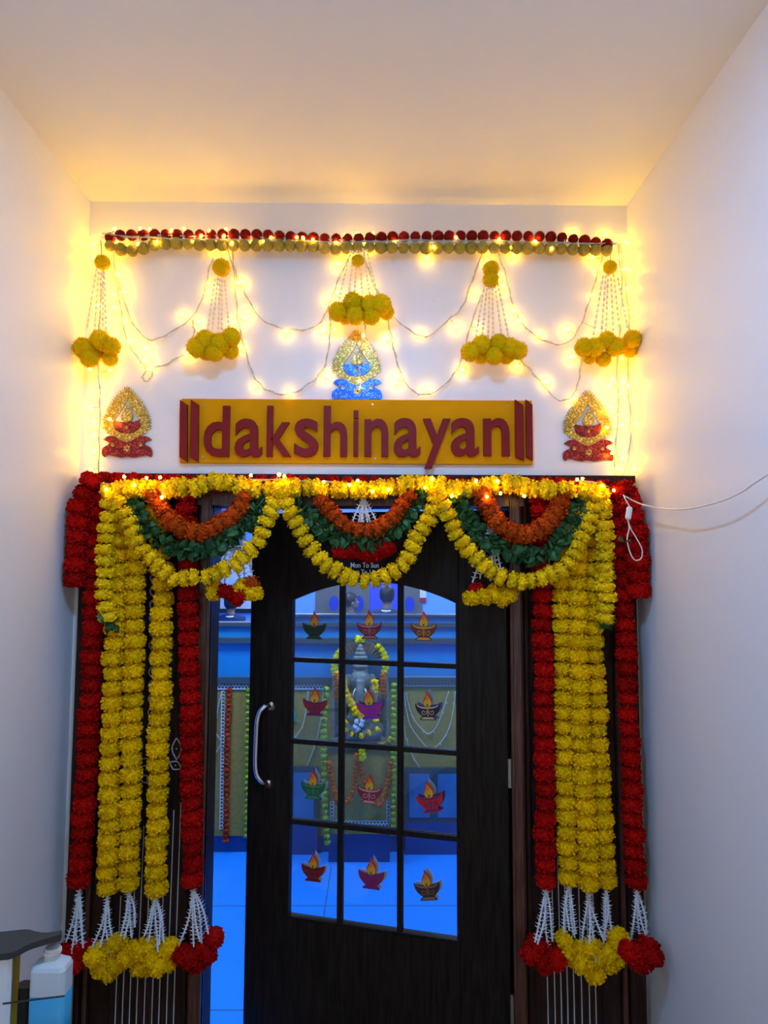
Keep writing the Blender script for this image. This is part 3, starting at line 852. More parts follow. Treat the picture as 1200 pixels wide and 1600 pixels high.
def ornament(ox, oy, m2, label):
    "shapes measured round the blue one, whose tip stands at (556, 515)"
    sh = lambda pts: px2([(a - 556 + ox, b_ - 515 + oy) for a, b_ in pts], -.006)
    half = [(566, 527), (576, 539), (584, 552), (589, 564), (590.5, 574), (589, 584)]
    edge = smooth_path([Vector((a, b_, 0)) for a, b_ in [(557.5, 519)] + half], 6)
    sp = []
    rs = resample(edge, 2.1)
    for i, (p, tg) in enumerate(rs):
        nrm = Vector((-tg.y, tg.x, 0)); nrm = nrm if nrm.x > 0 else -nrm
        if i % 2: sp.append((p.x + nrm.x * 4.6 + tg.x * -3.0, p.y + nrm.y * 4.6 - tg.y * 3.0))
        else: sp.append((p.x - nrm.x * 1.4, p.y - nrm.y * 1.4))
    low = [(586, 588), (578, 590), (572, 595), (565, 600)]
    right = [(556, 514)] + sp + low
    outer = right + [(556, 602)] + [(1112 - a, b_) for a, b_ in right[:0:-1]]
    ih = [(563, 549), (570, 559), (577, 569), (578, 576), (575, 582), (568, 587)]
    inner = [(556.5, 536)] + ih + [(556, 589)] + [(1113 - a, b_) for a, b_ in ih[::-1]]
    c = (556, 573)
    outer2 = outer; inner2 = [ray_poly(c, math.atan2(b_ - c[1], a - c[0]), inner) for a, b_ in outer2]
    cpt = P(ox, oy + 110, -.006)
    root = thing('lamp_ornament', cpt, label, 'wall ornament')
    MB().ring(sh(outer2), sh(inner2), -.008, -.002).build('flame_border', GOLDG, root, fixn=True)
    bowl = [(536, 568), (545, 570), (556, 571.5), (567, 570), (577, 567), (577, 575), (574, 582), (567, 586.5), (556, 588.5), (546, 587), (539, 582), (536, 575)]
    bo = MB().prism(sh(bowl), -.009, -.002).build('bowl', m2, root)
    fl = bez([(557, 544), (562, 553), (566, 561), (564, 568), (557, 571), (550, 569), (548, 562), (552, 553), (557, 544)], 3)
    MB().prism(sh(fl[:-1]), -.011, -.003).build('flame', GOLDG, root)
    rb = bez([(519, 598), (527, 593), (537, 593), (546, 598), (556, 602), (567, 598), (576, 593), (587, 593), (595, 598), (587, 601), (584, 605), (593, 610), (596, 618), (594.5, 625), (588, 623), (578, 624), (567, 626), (556, 624.5), (547, 626), (537, 624), (527, 622), (521, 625), (517.5, 620), (519, 611), (529, 605), (526, 601), (519, 598)], 3)
    MB().prism(sh(rb[:-1]), -.010, -.002).build('ribbon', m2, root)
    for fx, fy, r in ((557.5, 612, 6), (535, 606, 3.4), (579, 606, 3.4), (557, 579, 3.2)):
        fp = [(fx + r * (1 if k % 2 else .62) * math.cos(2 * math.pi * k / 12), fy + r * (1 if k % 2 else .62) * math.sin(2 * math.pi * k / 12)) for k in range(12)]
        f = MB().prism(sh(fp), -.013, -.0095).build('glitter_flower', GOLDG, root)
        cc = sh([(fx, fy)])[0]
        MB().ico((cc[0], -.0135, cc[1]), r / 420 * .3, 1, (1, .5, 1)).build('flower_centre', m2, f)


ornament(557, 515, BLUEG, 'blue and gold glitter lamp ornament standing on the sign board')
ornament(198, 604, REDG, 'red and gold glitter lamp ornament above the handle side garlands')
ornament(918, 610, REDG, 'red and gold glitter lamp ornament above the hinge side garlands')

# ------------------------------------------------------------------ fairy lights
STRANDS = [
    ('string of fairy lights stretched under the ceiling', -.062, [(158, 372), (260, 368), (400, 370), (560, 376), (720, 376), (860, 379), (963, 382)]),
    ('lower string of fairy lights stretched across the pompom garlands', -.07, [(160, 366), (262, 373), (400, 375), (520, 378), (640, 379), (800, 380), (965, 380)]),
    ('string of fairy lights hanging down the sanitizer side corner', -.04, [(157, 374), (160, 440), (155, 510), (153, 570), (156, 620), (155, 690), (154, 755)]),
    ('string of fairy lights hanging down the cable side corner', -.04, [(965, 382), (972, 440), (970, 500), (964, 560), (966, 640), (962, 700), (960, 760)]),
    ('second string of fairy lights hanging down the cable side corner', -.03, [(968, 382), (978, 450), (984, 520), (981, 590), (985, 660), (982, 715), (968, 760)]),
    ('short slanting string of fairy lights beside the sanitizer side tassel', -.03, [(170, 378), (178, 420), (186, 465), (198, 530), (220, 565), (231, 574)]),
    ('upper fairy light swag beside the sanitizer side corner tassel', -.02, [(174, 380), (185, 440), (205, 500), (232, 530), (262, 522), (300, 495), (318, 460), (327, 420), (340, 382)]),
    ('lower fairy light swag above the sanitizer side red ornament', -.018, [(300, 500), (303, 520), (292, 548), (262, 568), (232, 578), (222, 590), (232, 595), (238, 580), (225, 575)]),
    ('upper fairy light swag above the bars at the start of the sign', -.02, [(352, 382), (368, 425), (384, 460), (408, 498), (445, 514), (482, 514), (503, 500), (517, 468), (534, 425), (556, 384)]),
    ('lower fairy light swag above the start of the sign', -.018, [(362, 388), (367, 440), (372, 500), (384, 550), (398, 590), (418, 610), (450, 616), (480, 602), (506, 575), (515, 530), (516, 490)]),
    ('upper fairy light swag between the blue ornament and its cable side tassel', -.02, [(566, 384), (578, 430), (598, 470), (620, 500), (650, 522), (672, 524), (700, 500), (722, 480), (737, 440), (757, 386)]),
    ('lower fairy light swag beside the blue ornament above the letters', -.018, [(604, 490), (612, 530), (622, 570), (635, 600), (655, 616), (680, 612), (705, 590), (722, 560), (735, 510), (752, 460)]),
    ('upper fairy light swag beside the cable side corner tassel', -.02, [(776, 388), (790, 430), (800, 470), (816, 505), (845, 530), (878, 538), (900, 522), (918, 480), (930, 440), (944, 392)]),
    ('lower fairy light swag above the end of the sign', -.018, [(810, 560), (830, 580), (850, 603), (872, 625), (893, 620), (904, 595), (909, 560)]),
    ('dangling end of fairy lights over the blue ornament', -.055, [(567, 495), (570, 515), (563, 545), (557, 558), (561, 580), (559, 600)]),
    ('string of fairy lights winding through the header garlands', -.118, [(158, 757), (220, 753), (300, 752), (400, 749), (480, 752), (560, 756), (640, 760), (720, 766), (800, 768), (870, 756), (920, 752), (958, 763)]),
]
BULBS = '''179,358 219,358 234,359 267,361 288,358 327,362 353,359 385,364 419,371 464,371 168,376 183,378 216,381 245,378 301,376 313,374 346,376 362,380 393,378 412,376
475,379 488,377 502,387 525,379 538,368 559,366 583,365 569,380 546,395 529,413b 575,388 622,376 647,387 667,402b 677,386 705,386 713,371 756,390 762,407 781,381 796,387 782,437 786,447 741,458
803,397b 843,379 862,388 882,371 896,364b 915,389 926,401b 946,367b 978,380b 970,398b 982,423b 971,427 933,419 980,450b 919,465 955,483 975,483b 987,488b 933,515 967,503 975,543 971,560 975,598b 985,597
958,592 953,603 968,616 887,515b 895,558b 853,597b 893,623 808,572 722,577b 712,510b 843,523 803,490b 809,500 747,512 447,516 504,518b 523,514 508,587b 459,613 527,457 517,462 563,457b 577,443b 578,487
608,488 608,528b 657,520 620,598b 628,584 668,608 570,532 558,599 147,382b 148,402 166,407 156,429 182,427b 180,460b 190,457 148,459 157,474 159,483 166,505 181,480 194,495 171,524 199,532 227,543b
162,545 154,556 141,577 172,579 156,612b 221,567 238,581 285,492 309,503 324,441 326,459 292,552b 368,440b 378,440 367,503b 382,497 376,542 389,486 399,604 173,392 338,395 349,392 142,637 171,655 147,659 156,684 148,706b 143,734
194,745 229,747 250,746 166,765 210,758 253,777 392,743 436,742b 444,744 506,753 546,758 559,751 582,768 607,765 664,762 675,749 706,775 744,752 761,776 777,752 782,771 819,775 902,749 910,748 941,759 959,766 961,728 971,717b 957,708
967,666 949,668 967,648 955,635 993,662 990,733b'''.split()
roots = []; paths = []
for lab, Y, pts in STRANDS:
    path = smooth_path([P(a, b_, Y - .004 * math.sin(i * 2.1)) for i, (a, b_) in enumerate(pts)], 8)
    root = thing('fairy_light_string', path[0], lab, 'string lights', 'fairy lights over the doorway')
    wr = MB().tube(path, .0017, 5)
    tw = [p + Vector((.004 * math.sin(i * 1.1), -.003 * math.cos(i * 1.1), .004 * math.cos(i * .9))) for i, p in enumerate(path)]
    wr.tube(tw, .0015, 5)
    wr.build('wire', WIRE, root)
    roots.append((root, Y)); paths.append([(p, a) for p, a in zip(path, [None] * len(path))])
bm_ = MB()
bm_.lathe([(.0012, -.001), (.0042, .001), (.0056, .005), (.0054, .009), (.004, .0125), (.0012, .0145)], n=10)
BULBM = bm_.mesh('bulb', [BULB], True)
for q in BULBS:
    big = q.endswith('b'); a, b_ = [float(x) for x in q.rstrip('b').split(',')]
    best = None
    for (root, Y), path in zip(roots, paths):
        c = P(a, b_, Y)
        for p, _ in path:
            d = (p - c).length
            if best is None or d < best[0]: best = (d, p, root, Y)
    d, p, root, Y = best
    if Y < -.1: yb = -.163 + random.uniform(-.012, .0)
    else: yb = -.016 if big else min(-.014, Y + random.uniform(-.008, .014))
    c = P(a, b_, yb); dr = c - p
    if dr.length < .012: dr = Vector((random.uniform(-1, 1), -.2, random.uniform(-1, 1))); dr = dr.normalized() * .012; 
    L = dr.length; dn = dr.normalized(); 
    MB().tube([p, p + dn * max(.004, L - .004)], [.0016, .0026], 5).build('socket', SOCKET, root)
    s_ = 1.18 if big else 1.0
    place('bulb', BULBM, p + dn * max(.004, L - .006), root, Vector((0, 0, 1)).rotation_difference(dn), [s_] * 3)

# plug, loop and the cable leading away along the wall
CABLE = mat('cream cable sheath', (.80, .77, .68), rough=.4)
pl = [P(973, 768, -.2), P(980, 778, -.2), P(984, 792, -.205)]
root = thing('power_connector', P(981, 812, -.205), 'white plug connector hanging on the short red garland', 'plug')
a, b_ = P(984, 792, -.205), P(981, 812, -.205)
MB().tube([a, a.lerp(b_, .1), a.lerp(b_, .9), b_], [.006, .0105, .0105, .006], 8).build('plug_body', WHITEP, root)
MB().tube(smooth_path([P(972, 768, -.13), P(977, 780, -.2), a], 6), .0022, 5).build('lead', CABLE, root)
MB().tube(smooth_path([b_, P(985, 825, -.205), P(995, 842, -.2), P(1003, 858, -.2), P(1002, 872, -.195), P(992, 875, -.2), P(984, 862, -.2), P(980, 842, -.2), P(983, 825, -.205), b_], 6), .0022, 5).build('loop_lead', CABLE, root)
for k in range(3): place('leaf', LEAVES[k], P(975, 845, -.205) + Vector((.006 * k - .006, 0, 0)), root, rq(), [.02] * 3)
XW = XR - .035
cb = [P(960, 764, -.13), P(978, 776, -.16), P(1003, 788, -.20)]
for (a, b_), x in zip(((1040, 795), (1075, 795), (1120, 785), (1160, 768), (1200, 741)), (XW - .01, XW - .015, XW - .012, XW - .005, XW)): cb.append(PX(a, b_, x))
cb.append(Vector((XR - .004, -1.45, 2.16)))
tag(MB().tube(smooth_path(cb, 8), .0026, 6).build('power_cable', CABLE), 'white cable slung from the header corner along the side wall', 'cable')

# ------------------------------------------------------------------ paper oil lamps stuck on the door panes
def pmat(n_, c): return mat('paper ' + n_, c, rough=.55)


FR, FO, FYL, FK = pmat('flame red', (.60, .02, .01)), pmat('flame orange', (.80, .20, .01)), pmat('flame yellow', (.85, .48, .01)), pmat('ink', (.03, .01, .01))
PWH = pmat('white', (.62, .66, .78))
PC = {'dark green': ((.006, .030, .018), (.012, .055, .03)), 'pink maroon': ((.16, .012, .025), (.55, .16, .18)), 'amber': ((.16, .02, .01), (.72, .30, .02)),
      'red and purple': ((.32, .008, .015), (.10, .01, .10)), 'magenta and violet': ((.42, .01, .14), (.10, .02, .42)), 'navy and cream': ((.012, .005, .03), (.62, .40, .16)),
      'bright green': ((.008, .10, .045), (.03, .24, .10)), 'pink and white': ((.22, .015, .03), (.60, .25, .28)), 'scarlet and violet': ((.50, .008, .012), (.10, .01, .16)),
      'crimson': ((.26, .006, .010), (.08, .004, .02)), 'plum': ((.28, .010, .06), (.12, .01, .25)), 'brown': ((.05, .016, .012), (.26, .13, .07))}
for name, px_, py_, wpx, tilt, ghost in (('dark green', 491, 978, 36, 0, 0), ('pink maroon', 577, 977, 38, .04, 0), ('amber', 662, 979, 40, 0, 0),
                                         ('red and purple', 492, 1097, 37, 0, 0), ('magenta and violet', 577, 1101, 40, .12, 1), ('navy and cream', 668, 1104, 38, .05, 1),
                                         ('bright green', 489, 1227, 37, .02, 1), ('pink and white', 577, 1234, 38, -.02, 0), ('scarlet and violet', 671, 1246, 42, .2, 1),
                                         ('crimson', 489, 1356, 36, 0, 1), ('plum', 580, 1366, 40, 0, 1), ('brown', 667, 1384, 40, .16, 1)):
    y_ = -.0045
    u0, z0 = DP(px_, py_, y_); s_ = DP(px_ + wpx / 2, py_, y_)[0] - DP(px_ - wpx / 2, py_, y_)[0]
    ct, st_ = math.cos(tilt), math.sin(tilt)
    tf = lambda pts: [(u0 + s_ * (x * ct - z * st_), z0 + s_ * (x * st_ + z * ct)) for x, z in pts]
    lo, hi = PC[name]; ml, mh = pmat(name + ' dark', lo), pmat(name + ' light', hi)
    base = DM @ Vector((u0, y_, z0 - s_ * .6))
    root = thing('paper_lamp', base, f'{name} paper oil lamp cut-out stuck on the door glass', 'paper lamp', 'paper lamps on the door panes')
    wb = lambda B, nm, m_: B.xform(DM).build(nm, m_, root)
    right = [(.30, .03), (.42, .08), (.50, .13), (.51, .04), (.48, -.10), (.41, -.23), (.28, -.35), (.22, -.39), (.24, -.42), (.34, -.49), (.33, -.54)]
    bowl = [(-x, z) for x, z in right[::-1]] + [(0, -.01)] + right
    wb(MB().prism(tf(bowl), y_ - .0006, y_ + .0022), 'bowl', ml)
    rim = [(-.46, .09), (-.3, .0), (0, -.035), (.3, .0), (.46, .09), (.42, .01), (.28, -.06), (0, -.10), (-.28, -.06), (-.42, .01)]
    wb(MB().prism(tf(rim), y_ - .0014, y_ - .0006), 'rim_band', mh)
    wb(MB().prism(tf([(-.18, -.42), (.18, -.42), (.29, -.505), (-.29, -.505)]), y_ - .0014, y_ - .0006), 'foot_band', mh)
    for sg in (-1, 1):
        sp = []
        for k in range(15):
            a = k / 14 * 7.2; r = .125 - .0072 * k
            sp.append((sg * (.17 + r * math.cos(a + 2.6)), -.225 + r * math.sin(a + 2.6)))
        q = tf(sp)
        wb(MB().tube([(x, y_ - .0012, z) for x, z in q], .0014, 4), 'swirl', mh)
    q = tf([(0, -.12), (0, -.38)])
    wb(MB().tube([(x, y_ - .0012, z) for x, z in q], .0022, 4), 'centre_motif', mh)
    fl = bez([(-.02, .62), (.06, .50), (.15, .36), (.19, .22), (.15, .06), (.06, -.02), (-.06, -.02), (-.15, .06), (-.18, .20), (-.12, .34), (-.05, .46), (-.02, .62)], 3)[:-1]
    f = wb(MB().prism(tf(fl), y_ - .0016, y_ - .0002), 'flame', FR)
    fo = [(x * .92, (z - .0) * .78) for x, z in fl]; fy = [(x * .72, z * .60 + .005) for x, z in fl]

    def sub(pts, d0, m_, nm): MB().prism(tf(pts), y_ - d0, y_ - d0 + .0006).xform(DM).build(nm, m_, f)
    sub(fo, .0022, FO, 'flame_orange_layer'); sub(fy, .0028, FYL, 'flame_yellow_layer')
    ol = [(x * .36, z * .55 + .01) for x, z in fl]
    q = tf(ol); MB().tube([(x, y_ - .0030, z) for x, z in q], .0009, 4).xform(DM).build('ink_line', FK, f)
    sub([(x * .14, z * .2 + .02) for x, z in fl], .0034, FK, 'wick')
    if ghost:
        gy = .0030
        of = lambda pts: tf([(x + .10, z + .06) for x, z in pts])
        wb(MB().prism(of(fl), gy, gy + .001), 'reverse_flame', PWH)
        wb(MB().prism(of(bowl), gy, gy + .001), 'reverse_bowl', mh if name in ('magenta and violet', 'scarlet and violet') else (pmat('deep blue', (.02, .04, .5)) if 'navy' in name else PWH))

# ------------------------------------------------------------------ what stands in the office
def remesh(B, voxel, m_, name, parent=None, smooth=True, iters=3):
    me = B.mesh('tmp', m_); ob = bpy.data.objects.new('tmp', me); col.objects.link(ob)
    md = ob.modifiers.new('r', 'REMESH'); md.mode = 'VOXEL'; md.voxel_size = voxel
    m2 = ob.modifiers.new('s', 'SMOOTH'); m2.iterations = iters; m2.factor = .5
    dg = bpy.context.evaluated_depsgraph_get(); dg.update()
    r = bpy.data.meshes.new_from_object(ob.evaluated_get(dg))
    col.objects.unlink(ob); bpy.data.objects.remove(ob)
    r.materials.clear(); r.materials.append(m_)
    lo = Vector([min(v.co[i] for v in r.vertices) for i in range(3)]); hi = Vector([max(v.co[i] for v in r.vertices) for i in range(3)])
    o = (lo + hi) / 2
    if parent is None: o.z = lo.z
    r.transform(Matrix.Translation(-o)); r.name = name
    for p in r.polygons: p.use_smooth = smooth
    return place(name, r, o, parent)


# pedestal carrying the statue
PY = 1.62
zz2 = lambda py: P(565, py, PY).z
pxa, pxb = P(511, 1240, PY).x, P(612, 1240, PY).x
zped = zz2(1167)
ped = thing('statue_pedestal', ((pxa + pxb) / 2, PY, 0), 'cloth covered pedestal under the stone statue', 'pedestal')
MB().box((pxa, PY, zz2(1303)), (pxb, CY - .001, zped - .015)).build('cloth_cover', TAN, ped)
MB().bbox((pxa - .012, PY - .012, zped - .015), (pxb + .012, CY - .001, zped), .004).build('top_slab', CTD, ped)
MB().box((pxa + .01, PY + .03, 0), (pxb - .01, CY - .001, zz2(1303))).build('foot', PLN, ped)
tag(lace(P(514, 1290, PY - .005), P(609, 1290, PY - .005), 2, None).build('lace_trim', LACE), 'white lace edging along the foot of the statue pedestal', 'lace')
for a, lab in ((519, 'thin white lace strip on the pedestal edge by the green tassel'), (607, 'thin white lace strip on the pedestal edge by the wire swags')):
    tag(lace(P(a, 1252, PY - .005), P(a, 1282, PY - .005), 1, None).build('lace_trim', LACE), lab, 'lace')

STONE = mat('grey green stone', (.24, .27, .23), rough=.55, var=.45, vscale=35, bump=.4, bscale=120)
BRZ = mat('brown bronze', (.20, .12, .08), rough=.5, var=.4, vscale=40)
IY = 1.70
ix = P(563, 1100, IY).x; k_ = 1 / (FPX / (IY + CAM_D))       # metres per measured pixel at the statue


def I(px_, py_, dy=0): return Vector((P(px_, py_, IY).x, IY + dy, zped + (1165 - py_) * k_ * (P(563, 1000, IY).z - P(563, 1165, IY).z) / (165 * k_)))


st = thing('elephant_headed_statue', (ix, IY, zped), 'grey stone statue of a seated elephant headed deity under an arched canopy', 'statue')
B = MB()
E_ = lambda px_, py_, rx, rz, ry, dy=0: B.ico(I(px_, py_, dy), k_, 2, (rx, ry, rz))


def limb(pts, r):
    v = smooth_path([I(a, b_, c) for a, b_, c in pts], 4); n_ = len(v)
    rr = [(r[0] + (r[1] - r[0]) * i / (n_ - 1)) * k_ for i in range(n_)]; B.tube(v, rr, 8)


E_(563, 1159, 40, 7, 16); E_(563, 1152, 36, 6, 14)
E_(563, 1125, 20, 20, 14, -.02); E_(563, 1100, 17, 16, 11)
limb([(552, 1140, -.02), (534, 1140, -.03), (540, 1147, -.055), (560, 1149, -.06)], (10, 7)); limb([(574, 1140, -.02), (592, 1140, -.03), (586, 1147, -.055), (566, 1149, -.06)], (10, 7))
E_(563, 1066, 16, 17, 14, -.01); E_(563, 1052, 12, 8, 10)
limb([(563, 1066, -.045), (563, 1080, -.06), (562, 1095, -.065), (566, 1108, -.065), (574, 1114, -.06), (579, 1108, -.055)], (7, 3.5))
B.ico(I(545, 1068, .01), k_, 2, (8, 3, 11)); B.ico(I(581, 1068, .01), k_, 2, (8, 3, 11))
limb([(548, 1094, 0), (538, 1104, -.01), (537, 1120, -.03), (541, 1126, -.05)], (6, 4)); limb([(578, 1094, 0), (588, 1104, -.01), (590, 1118, -.03), (586, 1126, -.05)], (6, 4))
limb([(548, 1090, .01), (534, 1092, .01), (528, 1078, .01), (527, 1066, .0)], (5.5, 4)); limb([(578, 1090, .01), (592, 1092, .01), (599, 1078, .01), (600, 1066, .0)], (5.5, 4))
remesh(B, .0052, STONE, 'body', st, iters=1)
B = MB()
for z_, r in ((1044, 13), (1038, 11), (1031, 12), (1025, 9), (1019, 6), (1014, 4)): B.ico(I(563, z_, -.01), k_, 2, (r, r * .8, 4.6))
B.build('crown', STONE, st, True)
for sx in (-1, 1): MB().tube([I(563 + sx * 20, 1070, -.03), I(563 + sx * 8, 1064, -.062)], .002, 4).build('ear_ridge', STONE, st); 
for sx in (-1, 1): MB().ico(I(563 + sx * 6, 1063, -.052), k_ * 2, 1).build('eye', BLACKP, st)
for sx in (-1, 1): MB().tube(smooth_path([I(563 + sx * 7, 1078, -.05), I(563 + sx * 10, 1083, -.065), I(563 + sx * 11, 1087, -.075)], 3), [.006, .0055, .005, .004, .003, .0025, .002], 6).build('tusk', WHITEP, st)
fan_o = []; fan_i = []
for kk in range(25):
    a = math.pi * kk / 24
    fan_o.append(I(563 + 39 * math.cos(a), 1034 - 27 * math.sin(a))); fan_i.append(I(563 + 22 * math.cos(a), 1034 - 9 * math.sin(a)))
pl_ = [(v.x, v.z) for v in fan_o] + [(v.x, v.z) for v in fan_i[::-1]]
MB().prism(pl_, IY + .03, IY + .05).build('canopy', BRZ, st)
for kk in range(2, 23, 2): MB().tube([fan_i[kk] + Vector((0, .028, 0)), fan_o[kk] + Vector((0, .028, 0))], .003, 4).build('canopy_rib', STONE, st)
for sx in (-1, 1):
    MB().tube([I(563 + sx * 41, 1163, .04), I(563 + sx * 41, 1060, .04), I(563 + sx * 41, 1034, .04)], [.016, .013, .013], 8).build('pillar', STONE, st)
    MB().ico(I(563 + sx * 41, 1032, .04), .02, 1).build('pillar_capital', STONE, st)
MB().box(tuple(I(516, 1165, -.06)), tuple(I(610, 1158, .055))).build('base_slab', STONE, st)

LIME = mat('lime yellow marigold', (.80, .74, .01), rough=.7, spec=.1, objvar=.12)
FL_L = variants(flower_mesh, 'flower', LIME, 2, npet=30)
FL_G = variants(flower_mesh, 'flower', mat('lime green pompom', (.30, .46, .02), rough=.7, objvar=.12), 2, npet=30)
FL_Y3 = variants(flower_mesh, 'flower', YEL2, 2, npet=34)
FL_OR = variants(flower_mesh, 'flower', mat('dusty orange marigold', (.62, .13, .01), rough=.7, spec=.1, objvar=.15), 2, npet=30)
FL_RD = variants(flower_mesh, 'flower', mat('brick red pompom', (.48, .05, .015), rough=.7, spec=.1, objvar=.15), 2, npet=30)


def chain(label, pts, ms, r, step, Y=None, pos=None):
    path = smooth_path([P(a, b_, Y) if Y is not None else pos(a, b_) for a, b_ in pts], 5)
    root = thing('marigold_garland', path[0], label, 'garland')
    string_flowers(root, path, ms, r, step, jit=.001)


ip = lambda dy: (lambda a, b_: I(a, b_, dy))
chain('lime marigold string on the canopy end by the green tassel', [(524, 1056), (522, 1044), (526, 1030), (534, 1019)], FL_L, .021, .027, pos=ip(.01))
chain('lime marigold string on the canopy end by the wire swags', [(591, 1014), (598, 1023), (603, 1036), (601, 1054)], FL_L, .021, .027, pos=ip(.01))
chain('lime marigold pair on the crest of the canopy', [(559, 1003), (566, 1003)], FL_L, .022, .027, pos=ip(.01))
chain('yellow marigold garland round the neck of the statue', [(536, 1058), (539, 1076), (547, 1094), (556, 1110), (562, 1118), (572, 1110), (580, 1096), (585, 1080), (586, 1066)], FL_Y3, .024, .030, pos=ip(-.085))
chain('dusty orange flower string on the canopy pillar by the green tassel', [(527, 1058), (527, 1092)], FL_OR, .019, .02, pos=ip(-.03))
chain('dusty orange flower string on the canopy pillar by the wire swags', [(599, 1058), (599, 1086)], FL_OR, .019, .02, pos=ip(-.03))
chain('yellow marigold string on the knees of the statue', [(540, 1126), (539, 1138), (548, 1144), (564, 1147), (580, 1141), (590, 1136), (588, 1124)], FL_Y3, .018, .05, pos=ip(-.095))
chain('marigold petals string along the foot of the statue', [(577, 1166), (590, 1163), (604, 1159), (610, 1152)], FL_Y3, .013, .022, pos=ip(-.075))
B = MB(); root = thing('white_flower_bunch', I(562, 1140, -.10), 'bunch of white flowers in the lap of the statue', 'flowers')
FLW = variants(flower_mesh, 'flower', WHITEF, 2, npet=30)
for a, b_ in ((558, 1125), (565, 1130), (560, 1137), (567, 1124), (556, 1133)): place('flower', FLW[0], I(a, b_, -.105), root, rq(), [.016] * 3)
chain('lime green pompom string down the pedestal edge by the green tassel', [(510, 1076), (506, 1140), (507, 1230), (511, 1316)], FL_G, .0185, .036, PY - .03)
chain('lime green pompom string down the pedestal edge by the wire swags', [(616, 1070), (615, 1140), (615, 1230), (614, 1300)], FL_G, .0165, .036, PY - .03)
chain('lime green pompom string down the counter behind the door edge', [(388, 1078), (387, 1180), (385, 1305)], FL_G, .016, .036, CY - .02)
chain('rust red pompom string down the counter front', [(358, 1078), (355, 1160), (354, 1240), (353, 1313)], FL_RD, .018, .030, CY - .025)
chain('orange flower swag on the pedestal by the green tassel', [(514, 1192), (518, 1215), (524, 1245), (530, 1258), (541, 1256), (552, 1235), (556, 1205), (558, 1180)], FL_OR, .016, .024, PY - .035)
chain('orange flower swag on the pedestal by the wire swags', [(560, 1182), (566, 1210), (576, 1240), (588, 1258), (598, 1252), (606, 1225), (611, 1192)], FL_OR, .016, .024, PY - .035)
chain('lime marigold string hanging below the statue', [(566, 1166), (566, 1184)], FL_L, .02, .025, PY - .045)

# unlit wires drooping on the counter front, boxes with framed glass
GW = mat('pale unlit wire', (.50, .60, .60), rough=.5)
for lab, pts in (('pale unlit light wire drooping widely under the lace', [(631, 1082), (640, 1130), (660, 1160), (673, 1170), (690, 1158), (704, 1130), (712, 1080)]),
                 ('pale unlit light wire drooping narrowly under the lace', [(634, 1082), (645, 1120), (662, 1142), (671, 1146), (682, 1135), (692, 1110), (701, 1080)]),
                 ('pale unlit light wire hanging down beside the pedestal', [(630, 1085), (632, 1140), (642, 1175), (656, 1200)]),
                 ('pale unlit light wire looping from the lace towards the green tassel', [(482, 1080), (474, 1130), (462, 1150), (448, 1160)]),
                 ('pale unlit light wire crossing the olive cloth to the framed board', [(505, 1080), (500, 1130), (490, 1170), (478, 1200)]),
                 ('pale unlit light wire beside the rust pompom string', [(345, 1085), (340, 1110), (336, 1140), (345, 1160), (335, 1180)]),
                 ('pale unlit light wire lying along the counter foot', [(626, 1290), (650, 1288), (680, 1292), (716, 1288)])):
    path = smooth_path([P(a, b_, CY - .012) for a, b_ in pts], 6)
    B = MB().tube(path, .003, 4)
    for p, tg in resample(path, .07): B.tube([p, p + Vector((random.uniform(-.014, .014), -.004, -.012))], .002, 4)
    tag(B.build('light_wire', GW), lab, 'wire', 'unlit wires on the counter')
TEAL = mat('blue glass board', (.03, .20, .42), rough=.2, var=.3, vscale=8)
FRM = mat('dark green frame', (.03, .06, .06), rough=.4)
for lab, x0, x1, y0, y1, splits in (('single blue glass board in a dark frame leaning on the counter', 452, 497, 1198, 1288, 1), ('double blue glass board in a dark frame leaning on the counter', 633, 722, 1200, 1285, 2)):
    a, b_ = P(x0, y1, CY - .03), P(x1, y0, CY - .03)
    root = thing('framed_board', ((a.x + b_.x) / 2, CY - .03, a.z), lab, 'framed board')
    MB().box((a.x, CY - .03, a.z), (b_.x, CY - .002, b_.z)).build('frame', FRM, root)
    w_ = (b_.x - a.x) / splits
    for k in range(splits): MB().box((a.x + k * w_ + .025, CY - .034, a.z + .03), (a.x + (k + 1) * w_ - .025, CY - .0295, b_.z - .035)).build('glass_panel', TEAL, root)
    MB().box((a.x, CY - .03, 0), (b_.x, CY - .002, a.z)).build('stand', PLN, root)
GT = mat('green tassel thread', (.02, .30, .17), rough=.7)
root = thing('green_tassel', P(458, 1105, CY - .01), 'small green thread tassel hanging on the olive cloth', 'tassel')
MB().tube([P(456, 1093, CY - .012), P(457, 1103, CY - .012)], [.006, .012], 8).build('knot', GT, root)
for k in range(5): MB().tube([P(457, 1103, CY - .012), P(452 + 3 * k, 1127, CY - .012)], [.006, .008], 5).build('thread_lock', GT, root)

